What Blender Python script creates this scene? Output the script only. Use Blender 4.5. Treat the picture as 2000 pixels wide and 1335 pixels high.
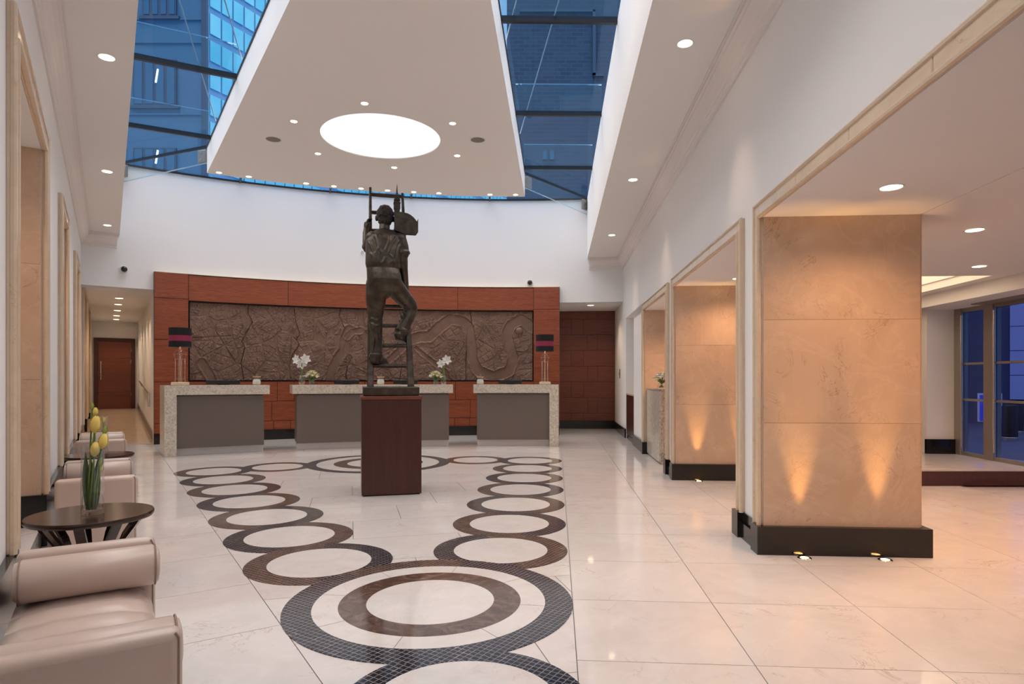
import bpy, bmesh, math, random
import numpy as np
from mathutils import Vector, Matrix, noise as mnoise
random.seed(7)
S = bpy.context.scene
for o in list(bpy.data.objects): bpy.data.objects.remove(o)
COL = S.collection

# ------------------------------------------------------------------ camera
FPX = 1228.0
cam_d = bpy.data.cameras.new('camera'); cam = bpy.data.objects.new('camera', cam_d); COL.objects.link(cam)
cam.location = (0, 0, 1.25); cam.rotation_euler = (math.radians(90), 0, 0)
cam_d.sensor_fit = 'HORIZONTAL'; cam_d.sensor_width = 36; cam_d.lens = FPX * 36 / 2000
cam_d.shift_y = 73.5 / 2000; cam_d.clip_start = 0.05; cam_d.clip_end = 400
S.camera = cam
# ------------------------------------------------------------------ world, sun, exposure
w = bpy.data.worlds.new('world'); S.world = w; w.use_nodes = True
bg = w.node_tree.nodes['Background']; bg.inputs[0].default_value = (0.66, 0.80, 1.0, 1); bg.inputs[1].default_value = 0.9
sun_d = bpy.data.lights.new('sun', 'SUN'); sun_d.energy = 20.5; sun_d.angle = math.radians(95); sun_d.color = (1.0, .535, .345)
sun = bpy.data.objects.new('sun', sun_d); COL.objects.link(sun); sun.rotation_euler = (math.radians(-8), math.radians(-6), 0); sun.location = (0, 8, 30)
vs = S.view_settings
vs.view_transform = 'Standard'; vs.look = 'None'; vs.gamma = 1; vs.use_curve_mapping = False; vs.exposure = 0.10
S.cycles.adaptive_threshold = .025; S.cycles.max_bounces = 6; S.cycles.diffuse_bounces = 3; S.cycles.glossy_bounces = 2; S.cycles.transparent_max_bounces = 10; S.cycles.caustics_reflective = False; S.cycles.caustics_refractive = False
SPOT = 0.7     # common factor for the downlights

# ------------------------------------------------------------------ frames of the wedge-shaped hall
HZ = 1.25
AL, AR = math.atan((211 - 1000) / FPX), math.atan(87 / FPX)
class Frame:
    def __init__(s, a): s.d = (math.sin(a), math.cos(a)); s.n = (math.cos(a), -math.sin(a)); s.a = a
    def p(s, o, t): return (o * s.n[0] + t * s.d[0], o * s.n[1] + t * s.d[1])
    def ot(s, x, y): return (x * s.n[0] + y * s.n[1], x * s.d[0] + y * s.d[1])
L, R = Frame(AL), Frame(AR)
B = Frame(math.radians(-14.4))
W0 = Frame(0.0)
CX, CY = .05, 1.52
def P(r, phi): a = math.radians(phi); return (CX - r * math.sin(a), CY + r * math.cos(a))
def arc_hit(fr, o, r):
    """t and phi where the line at offset o of a frame meets the arc of radius r"""
    co, ct = fr.ot(CX, CY); t = ct + math.sqrt(r * r - (o - co) ** 2); x, y = fr.p(o, t)
    return t, math.degrees(math.atan2(-(x - CX), y - CY))

# ------------------------------------------------------------------ mesh helpers
class MB:
    def __init__(s): s.v = []; s.f = []
    def add(s, vs, fs):
        k = len(s.v); s.v += [tuple(map(float, q)) for q in vs]; s.f += [tuple(i + k for i in f) for f in fs]; return s
    def prism(s, poly, z0, z1):
        n = len(poly)
        return s.add([(x, y, z0) for x, y in poly] + [(x, y, z1) for x, y in poly],
                     [tuple(range(n))[::-1], tuple(range(n, 2 * n))] + [(i, (i + 1) % n, n + (i + 1) % n, n + i) for i in range(n)])
    def fbox(s, fr, o0, o1, t0, t1, z0, z1):
        return s.prism([fr.p(o0, t0), fr.p(o1, t0), fr.p(o1, t1), fr.p(o0, t1)], z0, z1)
    def arc(s, r0, r1, a0, a1, z0, z1, n=None):
        n = n or max(2, int(abs(a1 - a0) / 1.0) + 1)
        A = [a0 + (a1 - a0) * i / n for i in range(n + 1)]; vs = []
        for a in A: vs += [P(r0, a) + (z0,), P(r1, a) + (z0,), P(r1, a) + (z1,), P(r0, a) + (z1,)]
        fs = [(0, 1, 2, 3), (4 * n + 3, 4 * n + 2, 4 * n + 1, 4 * n)]
        for i in range(n):
            for j in range(4): k = (j + 1) % 4; fs.append((4 * i + j, 4 * i + 4 + j, 4 * i + 4 + k, 4 * i + k))
        return s.add(vs, fs)
    def tube(s, path, rad, n=8, cap=True):
        path = [Vector(q) for q in path]; m = len(path)
        rad = [rad] * m if not hasattr(rad, '__len__') else list(rad)
        vs = []; up = None
        for i, q in enumerate(path):
            d = (path[min(i + 1, m - 1)] - path[max(i - 1, 0)]).normalized()
            if up is None: up = Vector((0, 0, 1)) if abs(d.z) < .9 else Vector((1, 0, 0))
            a = d.cross(up).normalized(); b = a.cross(d).normalized(); up = b
            for k in range(n): c = 2 * math.pi * k / n; vs.append(q + (a * math.cos(c) + b * math.sin(c)) * rad[i])
        fs = [(i * n + k, i * n + (k + 1) % n, (i + 1) * n + (k + 1) % n, (i + 1) * n + k) for i in range(m - 1) for k in range(n)]
        if cap: fs += [tuple(range(n))[::-1], tuple(range((m - 1) * n, m * n))]
        return s.add(vs, fs)
    def bar(s, path, w, h, side=None):
        """rectangular section swept along a path; w across 'side', h across the other"""
        path = [Vector(q) for q in path]; m = len(path); vs = []
        for i, q in enumerate(path):
            d = (path[min(i + 1, m - 1)] - path[max(i - 1, 0)]).normalized()
            a = Vector(side).normalized() if side is not None else d.cross(Vector((0, 0, 1))).normalized()
            b = a.cross(d).normalized()
            for (u, v) in ((-1, -1), (1, -1), (1, 1), (-1, 1)): vs.append(q + a * u * w / 2 + b * v * h / 2)
        fs = [(4 * i + k, 4 * i + (k + 1) % 4, 4 * i + 4 + (k + 1) % 4, 4 * i + 4 + k) for i in range(m - 1) for k in range(4)]
        fs += [(3, 2, 1, 0), tuple(4 * (m - 1) + k for k in range(4))]
        return s.add(vs, fs)
    def lathe(s, c, prof, n=24, cap=True):
        """closed-ish profile of (r, z) about a vertical axis through c"""
        vs = []; fs = []; m = len(prof)
        for r, z in prof:
            for k in range(n): a = 2 * math.pi * k / n; vs.append((c[0] + r * math.cos(a), c[1] + r * math.sin(a), c[2] + z))
        for i in range(m - 1):
            for k in range(n): fs.append((i * n + k, i * n + (k + 1) % n, (i + 1) * n + (k + 1) % n, (i + 1) * n + k))
        if cap and prof[0][0] > 1e-5: fs.append(tuple(range(n))[::-1])
        if cap and prof[-1][0] > 1e-5: fs.append(tuple(range((m - 1) * n, m * n)))
        return s.add(vs, fs)
    def ell(s, c, r, n=16, m=10, rot=None):
        vs = []; fs = []
        r = (r, r, r) if not hasattr(r, '__len__') else r
        for i in range(m + 1):
            th = math.pi * i / m
            for k in range(n):
                a = 2 * math.pi * k / n; q = Vector((r[0] * math.sin(th) * math.cos(a), r[1] * math.sin(th) * math.sin(a), r[2] * math.cos(th)))
                if rot is not None: q = rot @ q
                vs.append(q + Vector(c))
        fs = [(i * n + k, i * n + (k + 1) % n, (i + 1) * n + (k + 1) % n, (i + 1) * n + k) for i in range(m) for k in range(n)]
        return s.add(vs, fs)
    def obj(s, name, mat, parent=None, smooth=False, origin=None, bevel=0, seg=2, weld=True):
        V = np.array(s.v)
        if origin is None:
            lo, hi = V.min(0), V.max(0); origin = ((lo[0] + hi[0]) / 2, (lo[1] + hi[1]) / 2, lo[2])
        V = V - np.array(origin)
        me = bpy.data.meshes.new(name); me.from_pydata(V.tolist(), [], s.f); 
        bm = bmesh.new(); bm.from_mesh(me)
        if weld: bmesh.ops.remove_doubles(bm, verts=bm.verts, dist=1e-5)
        bmesh.ops.recalc_face_normals(bm, faces=bm.faces)
        bm.to_mesh(me); bm.free(); me.materials.append(MAT[mat])
        if smooth:
            for p in me.polygons: p.use_smooth = True
            if smooth == 'auto': me.set_sharp_from_angle(angle=math.radians(35))
        ob = bpy.data.objects.new(name, me); COL.objects.link(ob)
        ob.location = origin
        if parent is not None: attach(ob, parent)
        if bevel:
            b = ob.modifiers.new('bevel', 'BEVEL'); b.width = bevel; b.segments = seg; b.limit_method = 'ANGLE'
            for p in me.polygons: p.use_smooth = True
            me.set_sharp_from_angle(angle=math.radians(50))
        return ob
def wloc(o):
    l = Vector(o.location); p = o.parent
    while p: l += Vector(p.location); p = p.parent
    return l
def attach(o, parent): o.location = Vector(o.location) - wloc(parent); o.parent = parent
def thing(name, label, cat, loc, group=None):
    o = bpy.data.objects.new(name, None); COL.objects.link(o); o.location = loc; o.empty_display_size = .1
    return tag(o, label, cat, group)
def tag(o, label, cat, group=None):
    o['label'] = label; o['category'] = cat
    if group: o['group'] = group
    return o
def struct(o, label=None):
    o['kind'] = 'structure'
    if label: o['label'] = label
    return o
def sroot(name, loc=(0, 0, 0)):
    o = bpy.data.objects.new(name, None); COL.objects.link(o); o.location = loc; o.empty_display_size = .1; o['kind'] = 'structure'; return o
def copy_tree(o, parent=None, delta=None, rotz=0):
    c = o.copy(); COL.objects.link(c); c.parent = parent
    if delta is not None: c.location = Vector(o.location) + Vector(delta); c.rotation_euler.z += rotz
    for ch in [x for x in bpy.data.objects if x.parent == o]: copy_tree(ch, c)
    return c
def clip(poly, fr, omin=None, omax=None):
    """clip a polygon to an offset band of a frame"""
    for lim, sg in ((omin, 1), (omax, -1)):
        if lim is None or not poly: continue
        out = []
        for i in range(len(poly)):
            a, b = poly[i], poly[(i + 1) % len(poly)]
            da = sg * (fr.ot(*a)[0] - lim); db = sg * (fr.ot(*b)[0] - lim)
            if da >= 0: out.append(a)
            if da * db < 0: k = da / (da - db); out.append((a[0] + k * (b[0] - a[0]), a[1] + k * (b[1] - a[1])))
        poly = out
    return poly
def area(poly): return abs(sum(poly[i][0] * poly[(i + 1) % len(poly)][1] - poly[(i + 1) % len(poly)][0] * poly[i][1] for i in range(len(poly)))) / 2
def ccw(poly):
    s = sum(poly[i][0] * poly[(i + 1) % len(poly)][1] - poly[(i + 1) % len(poly)][0] * poly[i][1] for i in range(len(poly)))
    return poly if s > 0 else poly[::-1]

# ------------------------------------------------------------------ materials
MAT = {}
def mat(name, col, rough=.5, metal=0, spec=.5, coat=0, emit=None, estr=0, sheen=0):
    m = bpy.data.materials.new(name); m.use_nodes = True; b = m.node_tree.nodes['Principled BSDF']
    b.inputs['Base Color'].default_value = (*col, 1); b.inputs['Roughness'].default_value = rough
    b.inputs['Metallic'].default_value = metal; b.inputs['Specular IOR Level'].default_value = spec
    b.inputs['Coat Weight'].default_value = coat; b.inputs['Coat Roughness'].default_value = .05
    if emit: b.inputs['Emission Color'].default_value = (*emit, 1); b.inputs['Emission Strength'].default_value = estr
    MAT[name] = m; return m, m.node_tree, b
def coords(nt, scale=(1, 1, 1), rot=(0, 0, 0), rnd=True):
    N, K = nt.nodes, nt.links
    tc = N.new('ShaderNodeTexCoord'); mp = N.new('ShaderNodeMapping'); mp.inputs['Scale'].default_value = scale; mp.inputs['Rotation'].default_value = rot
    if rnd:
        oi = N.new('ShaderNodeObjectInfo'); mu = N.new('ShaderNodeVectorMath'); mu.operation = 'MULTIPLY_ADD'
        mu.inputs[1].default_value = (37, 51, 23); K.new(oi.outputs['Random'], mu.inputs[0]); K.new(tc.outputs['Object'], mu.inputs[2]); K.new(mu.outputs[0], mp.inputs[0])
    else: K.new(tc.outputs['Object'], mp.inputs[0])
    return mp.outputs[0]
def noise(nt, vec, scale, detail=4, rough=.55, dist=0):
    n = nt.nodes.new('ShaderNodeTexNoise'); n.inputs['Scale'].default_value = scale; n.inputs['Detail'].default_value = detail
    n.inputs['Roughness'].default_value = rough; n.inputs['Distortion'].default_value = dist; nt.links.new(vec, n.inputs['Vector']); return n.outputs['Fac']
def ramp(nt, fac, stops):
    r = nt.nodes.new('ShaderNodeValToRGB'); e = r.color_ramp.elements
    while len(e) < len(stops): e.new(.5)
    for q, (pos, c) in zip(e, stops): q.position = pos; q.color = (*c, 1)
    nt.links.new(fac, r.inputs[0]); return r.outputs[0]
def mixc(nt, fac, a, b, mode='MIX'):
    m = nt.nodes.new('ShaderNodeMix'); m.data_type = 'RGBA'; m.blend_type = mode
    for val, sock in ((fac, m.inputs['Factor']), (a, m.inputs['A']), (b, m.inputs['B'])):
        s2 = {'Factor': m.inputs[0], 'A': m.inputs[6], 'B': m.inputs[7]}[sock.name]
        if isinstance(val, (int, float)): s2.default_value = val
        elif isinstance(val, tuple): s2.default_value = (*val, 1)
        else: nt.links.new(val, s2)
    return m.outputs[2]
def bump(nt, b, h, strength=.2, dist=.01):
    n = nt.nodes.new('ShaderNodeBump'); n.inputs['Strength'].default_value = strength; n.inputs['Distance'].default_value = dist
    nt.links.new(h, n.inputs['Height']); nt.links.new(n.outputs[0], b.inputs['Normal'])
def setc(nt, b, out): nt.links.new(out, b.inputs['Base Color'])

m, nt, b = mat('plaster', (.88, .86, .845), .75); v = coords(nt, rnd=False); bump(nt, b, noise(nt, v, 60, 3), .03, .002)
m, nt, b = mat('ceiling_paint', (.90, .87, .845), .8)
mat('cornice', (.84, .79, .76), .7)
mat('grout', (.30, .27, .25), .8)
def marble(name, c0, c1, vein, rough, vs=1.0, coat=0, pv=.1):
    m, nt, b = mat(name, c0, rough, coat=coat); v = coords(nt)
    base = ramp(nt, noise(nt, v, 1.6 * vs, 5, .6, 1.2), [(.3, c0), (.7, c1)])
    vn = noise(nt, v, 2.2 * vs, 8, .62, 1.6); band = ramp(nt, vn, [(.491, (0, 0, 0)), (.5, (1, 1, 1)), (.509, (0, 0, 0))])
    msk = ramp(nt, noise(nt, v, 2.6 * vs, 2), [(.48, (0, 0, 0)), (.64, (.6, .6, .6))])
    pale = ramp(nt, noise(nt, v, 1.1 * vs, 6, .6, 2.2), [(.47, (0, 0, 0)), (.5, (pv, pv, pv)), (.53, (0, 0, 0))])
    base = mixc(nt, pale, base, tuple(min(1, q * 1.18 + .03) for q in c1))
    f = mixc(nt, 1.0, band, msk, 'MULTIPLY'); setc(nt, b, mixc(nt, f, base, vein)); return m
marble('floor_marble', (.68, .635, .605), (.765, .725, .70), (.36, .22, .16), .055, .9)
marble('inlay_marble', (.70, .66, .63), (.78, .745, .72), (.55, .38, .30), .09, 2.2)
marble('clad_marble', (.60, .425, .295), (.70, .525, .385), (.27, .13, .07), .22, 1.1, pv=.22)
marble('trim_marble', (.70, .54, .38), (.78, .63, .47), (.42, .28, .18), .2, 2.0)
m, nt, b = mat('black_granite', (.012, .010, .010), .13); v = coords(nt); setc(nt, b, ramp(nt, noise(nt, v, 90, 2), [(.4, (.007, .006, .006)), (.8, (.014, .012, .012))]))
def wood(name, c0, c1, c2, rough=.32, axis='h', sc=1.0):
    m, nt, b = mat(name, c1, rough); s = {'h': (.8, .8, 16), 'v': (14, 14, .7), 'x': (2, 2, 2)}[axis]
    v = coords(nt, tuple(q * sc for q in s)); a = noise(nt, v, 1.6, 6, .6, .8); f = noise(nt, v, 9, 3, .6)
    c = ramp(nt, a, [(.28, c0), (.5, c1), (.75, c2)]); setc(nt, b, mixc(nt, .45, c, ramp(nt, f, [(.38, c0), (.62, c2)]))); return m
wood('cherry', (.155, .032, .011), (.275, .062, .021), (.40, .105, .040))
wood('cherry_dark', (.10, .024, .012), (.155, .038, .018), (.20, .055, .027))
wood('plinth_wood', (.040, .009, .006), (.058, .012, .008), (.078, .018, .011), .3, 'v')
wood('door_wood', (.10, .024, .011), (.15, .036, .016), (.20, .052, .024), .3)
wood('table_wood', (.020, .009, .006), (.032, .013, .009), (.050, .021, .014), .16, 'h')
mat('shadow_gap', (.015, .008, .006), .8)
mat('taupe', (.165, .133, .112), .38)
mat('kick_metal', (.74, .69, .65), .3, .0)
m, nt, b = mat('granite', (.6, .55, .48), .18); v = coords(nt)
g = ramp(nt, noise(nt, v, 36, 6, .85, .8), [(.34, (.12, .075, .055)), (.43, (.48, .42, .33)), (.52, (.74, .67, .55)), (.64, (.90, .86, .77))])
setc(nt, b, mixc(nt, .35, g, ramp(nt, noise(nt, v, 7, 5, .65, 1.4), [(.3, (.50, .42, .33)), (.7, (.86, .82, .73))])))
m, nt, b = mat('desk_stone', (.6, .5, .42), .16); v = coords(nt, (1, 1, 1))
setc(nt, b, ramp(nt, noise(nt, v, 14, 6, .75, 2.0), [(.34, (.20, .10, .06)), (.44, (.52, .40, .32)), (.6, (.70, .60, .50)), (.75, (.78, .70, .62))]))
m, nt, b = mat('bronze', (.06, .05, .042), .40, .8); v = coords(nt, rnd=False)
setc(nt, b, ramp(nt, noise(nt, v, 9, 6, .65, .5), [(.3, (.040, .032, .025)), (.55, (.082, .064, .048)), (.8, (.17, .135, .10))])); bump(nt, b, noise(nt, v, 26, 6, .65), .35, .012)
m, nt, b = mat('bronze_hair', (.05, .043, .036), .45, .75); v = coords(nt, rnd=False); bump(nt, b, noise(nt, v, 60, 3, .7), .9, .02)
m, nt, b = mat('relief_bronze', (.2, .14, .11), .55, .25); v = coords(nt, rnd=False)
setc(nt, b, ramp(nt, noise(nt, v, 2.5, 7, .68, .6), [(.3, (.165, .094, .066)), (.55, (.225, .133, .095)), (.8, (.285, .176, .128))])); bump(nt, b, noise(nt, v, 30, 5, .7), .2, .006)
m, nt, b = mat('leather', (.60, .455, .375), .30); v = coords(nt, rnd=False)
setc(nt, b, ramp(nt, noise(nt, v, 3, 4), [(.3, (.56, .435, .37)), (.7, (.62, .49, .425))])); bump(nt, b, noise(nt, v, 220, 3), .12, .002)
mat('leather_seam', (.30, .21, .16), .5)
mat('steel', (.62, .60, .58), .22, 1.0); mat('dark_metal', (.02, .02, .022), .35, .3)
mat('aluminium', (.32, .29, .26), .38, .6); mat('white_metal', (.8, .78, .74), .4)
mat('screen_black', (.010, .010, .011), .3); mat('lens_dark', (.015, .016, .02), .08)
mat('speaker_grille', (.25, .23, .21), .6, .2)
mat('shade_black', (.010, .008, .012), .85); mat('shade_crimson', (.28, .022, .07), .7)
mat('brass', (.75, .55, .32), .25, 1.0)
mat('wax', (.86, .84, .78), .6); mat('cork', (.62, .40, .24), .7)
mat('petal_white', (.90, .89, .84), .6); mat('petal_cream', (.88, .82, .52), .6); mat('petal_yellow', (.86, .66, .16), .55)
mat('stem_green', (.13, .24, .035), .5); mat('leaf_green', (.045, .13, .025), .45); mat('bud_green', (.30, .40, .08), .5)
mat('lamp_emit', (1, 1, 1), .5, emit=(1, .72, .46), estr=9); mat('uplight_emit', (1, 1, 1), .5, emit=(1, .55, .16), estr=7)
mat('oculus_emit', (.9, .9, .9), .8, emit=(1, .97, .95), estr=.75)
mat('coffer_emit', (.9, .9, .85), .8, emit=(1, .76, .50), estr=2.2)
def mosaic(name, c0, c1, line, rz):
    m, nt, b = mat(name, c0, .12); v = coords(nt, (1, 1, 1), (0, 0, rz), rnd=False)
    bt = nt.nodes.new('ShaderNodeTexBrick'); bt.offset = 0; bt.inputs['Scale'].default_value = 1
    bt.inputs['Brick Width'].default_value = .030; bt.inputs['Row Height'].default_value = .030; bt.inputs['Mortar Size'].default_value = .0024
    bt.inputs['Color1'].default_value = (*c0, 1); bt.inputs['Color2'].default_value = (*c1, 1); bt.inputs['Mortar'].default_value = (*line, 1)
    nt.links.new(v, bt.inputs['Vector']); vv = coords(nt)
    d = ramp(nt, noise(nt, vv, 9, 6, .7, 1.5), [(.35, (.6, .6, .6)), (.6, (1, 1, 1)), (.68, (1.9, 1.7, 1.6))])
    setc(nt, b, mixc(nt, 1.0, bt.outputs[0], d, 'MULTIPLY'))
mosaic('mosaic_black', (.016, .014, .017), (.024, .021, .024), (.26, .24, .26), -AL)
mosaic('mosaic_brown', (.085, .052, .040), (.125, .080, .062), (.26, .21, .18), -AL)
m, nt, b = mat('brown_marble', (.12, .075, .055), .1); v = coords(nt)
c = ramp(nt, noise(nt, v, 7, 8, .7, 2), [(.3, (.055, .030, .022)), (.5, (.115, .068, .050)), (.66, (.19, .125, .095)), (.72, (.40, .31, .25))]); setc(nt, b, c)
def glassy(name, tint, base=.035, edge=.6, rough=0.0):
    """thin pane: tinted transmission plus a reflection that grows towards grazing angles"""
    m = bpy.data.materials.new(name); m.use_nodes = True; nt = m.node_tree; nt.nodes.clear()
    o = nt.nodes.new('ShaderNodeOutputMaterial'); t = nt.nodes.new('ShaderNodeBsdfTransparent'); t.inputs[0].default_value = (*tint, 1)
    g = nt.nodes.new('ShaderNodeBsdfGlossy'); g.inputs['Roughness'].default_value = rough; g.inputs[0].default_value = (1, 1, 1, 1)
    f = nt.nodes.new('ShaderNodeLayerWeight'); f.inputs[0].default_value = .5; mx = nt.nodes.new('ShaderNodeMixShader')
    p = nt.nodes.new('ShaderNodeMath'); p.operation = 'POWER'; p.inputs[1].default_value = 4; nt.links.new(f.outputs['Facing'], p.inputs[0])
    q = nt.nodes.new('ShaderNodeMath'); q.operation = 'MULTIPLY_ADD'; q.inputs[1].default_value = edge; q.inputs[2].default_value = base; nt.links.new(p.outputs[0], q.inputs[0])
    nt.links.new(q.outputs[0], mx.inputs[0]); nt.links.new(t.outputs[0], mx.inputs[1]); nt.links.new(g.outputs[0], mx.inputs[2]); nt.links.new(mx.outputs[0], o.inputs[0]); MAT[name] = m
glassy('roof_glass', (.60, .78, .92), .012, .10); glassy('fin_glass', (.90, .96, .96), .03, .25); glassy('door_glass', (.36, .47, .70), .02, .15)
glassy('clear_glass', (.975, .985, .98), .05, .75); glassy('fin_edge', (.55, .82, .95), .35, .5)
mat('water', (.8, .85, .83), .02)
# outside: blue dusk light is put into the building colours
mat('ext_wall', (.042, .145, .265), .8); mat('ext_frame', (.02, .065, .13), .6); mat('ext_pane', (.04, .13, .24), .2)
mat('office_frame', (.14, .36, .62), .6); mat('tube_light', (1, 1, 1), .5, emit=(.9, .95, 1), estr=4)
m, nt, b = mat('office_pane', (.16, .46, .72), .35, .85)
v = coords(nt); setc(nt, b, ramp(nt, noise(nt, v, .25, 2), [(.3, (.22, .78, .92)), (.7, (.40, .95, 1.0))]))
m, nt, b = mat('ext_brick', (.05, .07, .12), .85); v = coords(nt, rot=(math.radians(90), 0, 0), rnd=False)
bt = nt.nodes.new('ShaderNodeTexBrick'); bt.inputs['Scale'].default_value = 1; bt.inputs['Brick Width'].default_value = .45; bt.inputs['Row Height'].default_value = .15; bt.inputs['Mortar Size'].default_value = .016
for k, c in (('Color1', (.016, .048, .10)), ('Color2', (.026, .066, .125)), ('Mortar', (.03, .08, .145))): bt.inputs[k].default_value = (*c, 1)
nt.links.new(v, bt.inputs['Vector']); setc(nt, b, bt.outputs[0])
mat('street_wall', (.018, .034, .10), .8); mat('street_panel', (.24, .32, .60), .6); mat('street_paving', (.012, .022, .06), .6)
mat('poster', (.02, .03, .2), .4, emit=(.03, .05, .6), estr=.8); mat('poster_frame', (.5, .55, .7), .4)

# =================================================================== FLOOR
TILE = .777
fl = struct(MB().prism([(-9, -1.2), (9.5, -1.2), (9.5, 17.5), (-10.5, 17.5)], -.12, -.013).obj('floor', 'grout', origin=(0, 0, -.12)), 'cream polished marble floor of the hall')
tile_mesh = {}
def tile(poly, key=None):
    poly = ccw(poly)
    return MB().prism(poly, -.013, 0).obj('floor_tile', 'floor_marble', fl)
G = .0022
BL, BR = .742, .09            # offsets of the two dark border joints
def sq(fr, o0, o1, t0, t1): return [fr.p(o0 + G, t0 + G), fr.p(o1 - G, t0 + G), fr.p(o1 - G, t1 - G), fr.p(o0 + G, t1 - G)]
protoR = None
def place_sq(fr, o0, t0):
    """full square tiles share one mesh"""
    global protoR
    k = fr.a
    c = fr.p(o0 + TILE / 2, t0 + TILE / 2)
    if k not in tile_mesh:
        ob = tile(sq(fr, o0, o0 + TILE, t0, t0 + TILE)); tile_mesh[k] = (ob, c)
    else:
        src, c0 = tile_mesh[k]; ob = src.copy(); COL.objects.link(ob); ob.parent = fl
        ob.location = Vector(src.location) + Vector((c[0] - c0[0], c[1] - c0[1], 0))
for i in range(8):
    for k in range(-3, 17):
        o0, t0 = BR + i * TILE, 3.594 + k * TILE
        if t0 < 1.0 or (i > 2 and (t0 > 9.2 or t0 < 2.2)) : continue
        if i == 2 and t0 > 11: continue
        if i >= 6 and t0 > 7.0: continue
        place_sq(R, o0, t0)
for i in range(2):
    for k in range(-4, 13):
        o0, t0 = BL - (i + 1) * TILE, 4.114 + k * TILE
        if t0 < .9: continue
        if i == 1: t_ = sq(L, -.419, BL - TILE, t0, t0 + TILE); tile(t_)
        else: place_sq(L, o0, t0)
k = 0
t0 = 1.9
while t0 < 14.6:
    dt = TILE * .82
    off = (k % 3) * .41 - 7
    o = off
    while o < 7:
        w_ = 1.24
        poly = [B.p(o + G, t0 + G), B.p(o + w_ - G, t0 + G), B.p(o + w_ - G, t0 + dt - G), B.p(o + G, t0 + dt - G)]
        poly = clip(poly, L, omin=BL + G); poly = clip(poly, R, omax=BR - G)
        if len(poly) > 2 and area(poly) > .004 and min(math.hypot(x - CX, y - CY) for x, y in poly) < 12.8: tile(poly)
        o += w_
    t0 += dt; k += 1
# ---- mosaic ring inlays: each ring is two half rings set into the floor
inl = thing('mosaic_floor_inlay', 'chain of interlocked black and brown mosaic rings set in the cream marble floor', 'floor inlay', (-1.0, 6.0, 0))
zlev = [0.0006]
def half_ring(c, r0, r1, a0, a1, m_, name='ring_segment'):
    n = max(10, int((a1 - a0) / math.radians(5))); zlev[0] += .00006; z = zlev[0]
    A = [a0 + (a1 - a0) * i / n for i in range(n + 1)]
    mb = MB()
    poly = [(c[0] + r1 * math.cos(a), c[1] + r1 * math.sin(a)) for a in A]
    inn = [(c[0] + r0 * math.cos(a), c[1] + r0 * math.sin(a)) for a in A]
    vs = []
    for (x, y), (u, q) in zip(poly, inn): vs += [(x, y, z), (u, q, z), (u, q, -.01), (x, y, -.01)]
    fs = []
    for i in range(n):
        for j in range(4): fs.append((4 * i + j, 4 * i + (j + 1) % 4, 4 * i + 4 + (j + 1) % 4, 4 * i + 4 + j))
    fs += [(0, 1, 2, 3), (4 * n + 3, 4 * n + 2, 4 * n + 1, 4 * n)]
    return mb.add(vs, fs).obj(name, m_, inl, origin=(c[0], c[1], 0))
def disc(c, r, m_, name='ring_centre'):
    zlev[0] += .00006; n = 56
    return MB().prism([(c[0] + r * math.cos(2 * math.pi * i / n), c[1] + r * math.sin(2 * math.pi * i / n)) for i in range(n)], -.01, zlev[0]).obj(name, m_, inl)
def ring(c, ax, r0, r1, first, second):
    """split along the chain axis: 'first' on its left, 'second' on its right"""
    disc(c, r0 + .004, 'inlay_marble')
    half_ring(c, r0, r1, ax, ax + math.pi, first); half_ring(c, r0, r1, ax - math.pi, ax, second)
RO, RI = .489, .343
axL = math.atan2(L.d[1], L.d[0]); axR = math.atan2(R.d[1], R.d[0])
bk, bn = 'mosaic_black', 'mosaic_brown'
Lc = [L.p(1.236 + .004 * i, 4.335 + .845 * i) for i in range(7)]
Lc = [(-1.314, 4.305), (-1.771, 5.018), (-2.228, 5.729), (-2.689, 6.446), (-3.149, 7.149), (-3.600, 7.850), (-4.055, 8.56)]
Rc = [R.p(-.409, 4.595 + .8495 * i) for i in range(7)]
top = [(-3.36, 9.02), (-2.003, 9.46), (-.567, 9.79)]
ring(top[0], math.radians(20), RI, RO, bk, bn); ring(top[2], math.radians(8), RI, RO, bn, bn)
half_ring(top[1], .90, 1.06, 0, math.pi, bk); half_ring(top[1], .90, 1.06, math.pi, 2 * math.pi, bk)
disc(top[1], .655, 'brown_marble'); disc(top[1], .46, 'inlay_marble'); 
for i in range(6, -1, -1):
    ring(Lc[i], axL - .35, RI, RO, bn if i % 2 == 0 else bk, bk if i % 2 == 0 else bn)
    ring(Rc[i], axR + .35, RI, RO, bk if i % 2 == 0 else bn, bn if i % 2 == 0 else bk)
bc = (-.459, 3.557); near = (-.185, 2.415)
ring(near, axR, .372, .492, bk, bk)
axB = math.atan2(B.d[1], B.d[0])
disc(bc, .652, 'inlay_marble', 'ring_centre')
half_ring(bc, .646, .80, axB - .42, axB + .62, bn); half_ring(bc, .646, .80, axB + .62, axB - .42 + 2 * math.pi, bk)
half_ring(bc, .357, .508, 0, math.pi, 'brown_marble'); half_ring(bc, .357, .508, math.pi, 2 * math.pi, 'brown_marble')
for i in range(8):                      # radial joints between the two rings
    a = axB + math.pi / 8 + i * math.pi / 4; u, q = math.cos(a), math.sin(a); s_ = .0018
    MB().prism(ccw([(bc[0] + .508 * u - q * s_, bc[1] + .508 * q + u * s_), (bc[0] + .646 * u - q * s_, bc[1] + .646 * q + u * s_), (bc[0] + .646 * u + q * s_, bc[1] + .646 * q - u * s_), (bc[0] + .508 * u + q * s_, bc[1] + .508 * q - u * s_)]), -.01, zlev[0] + .0004).obj('joint', 'grout', inl)

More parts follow.
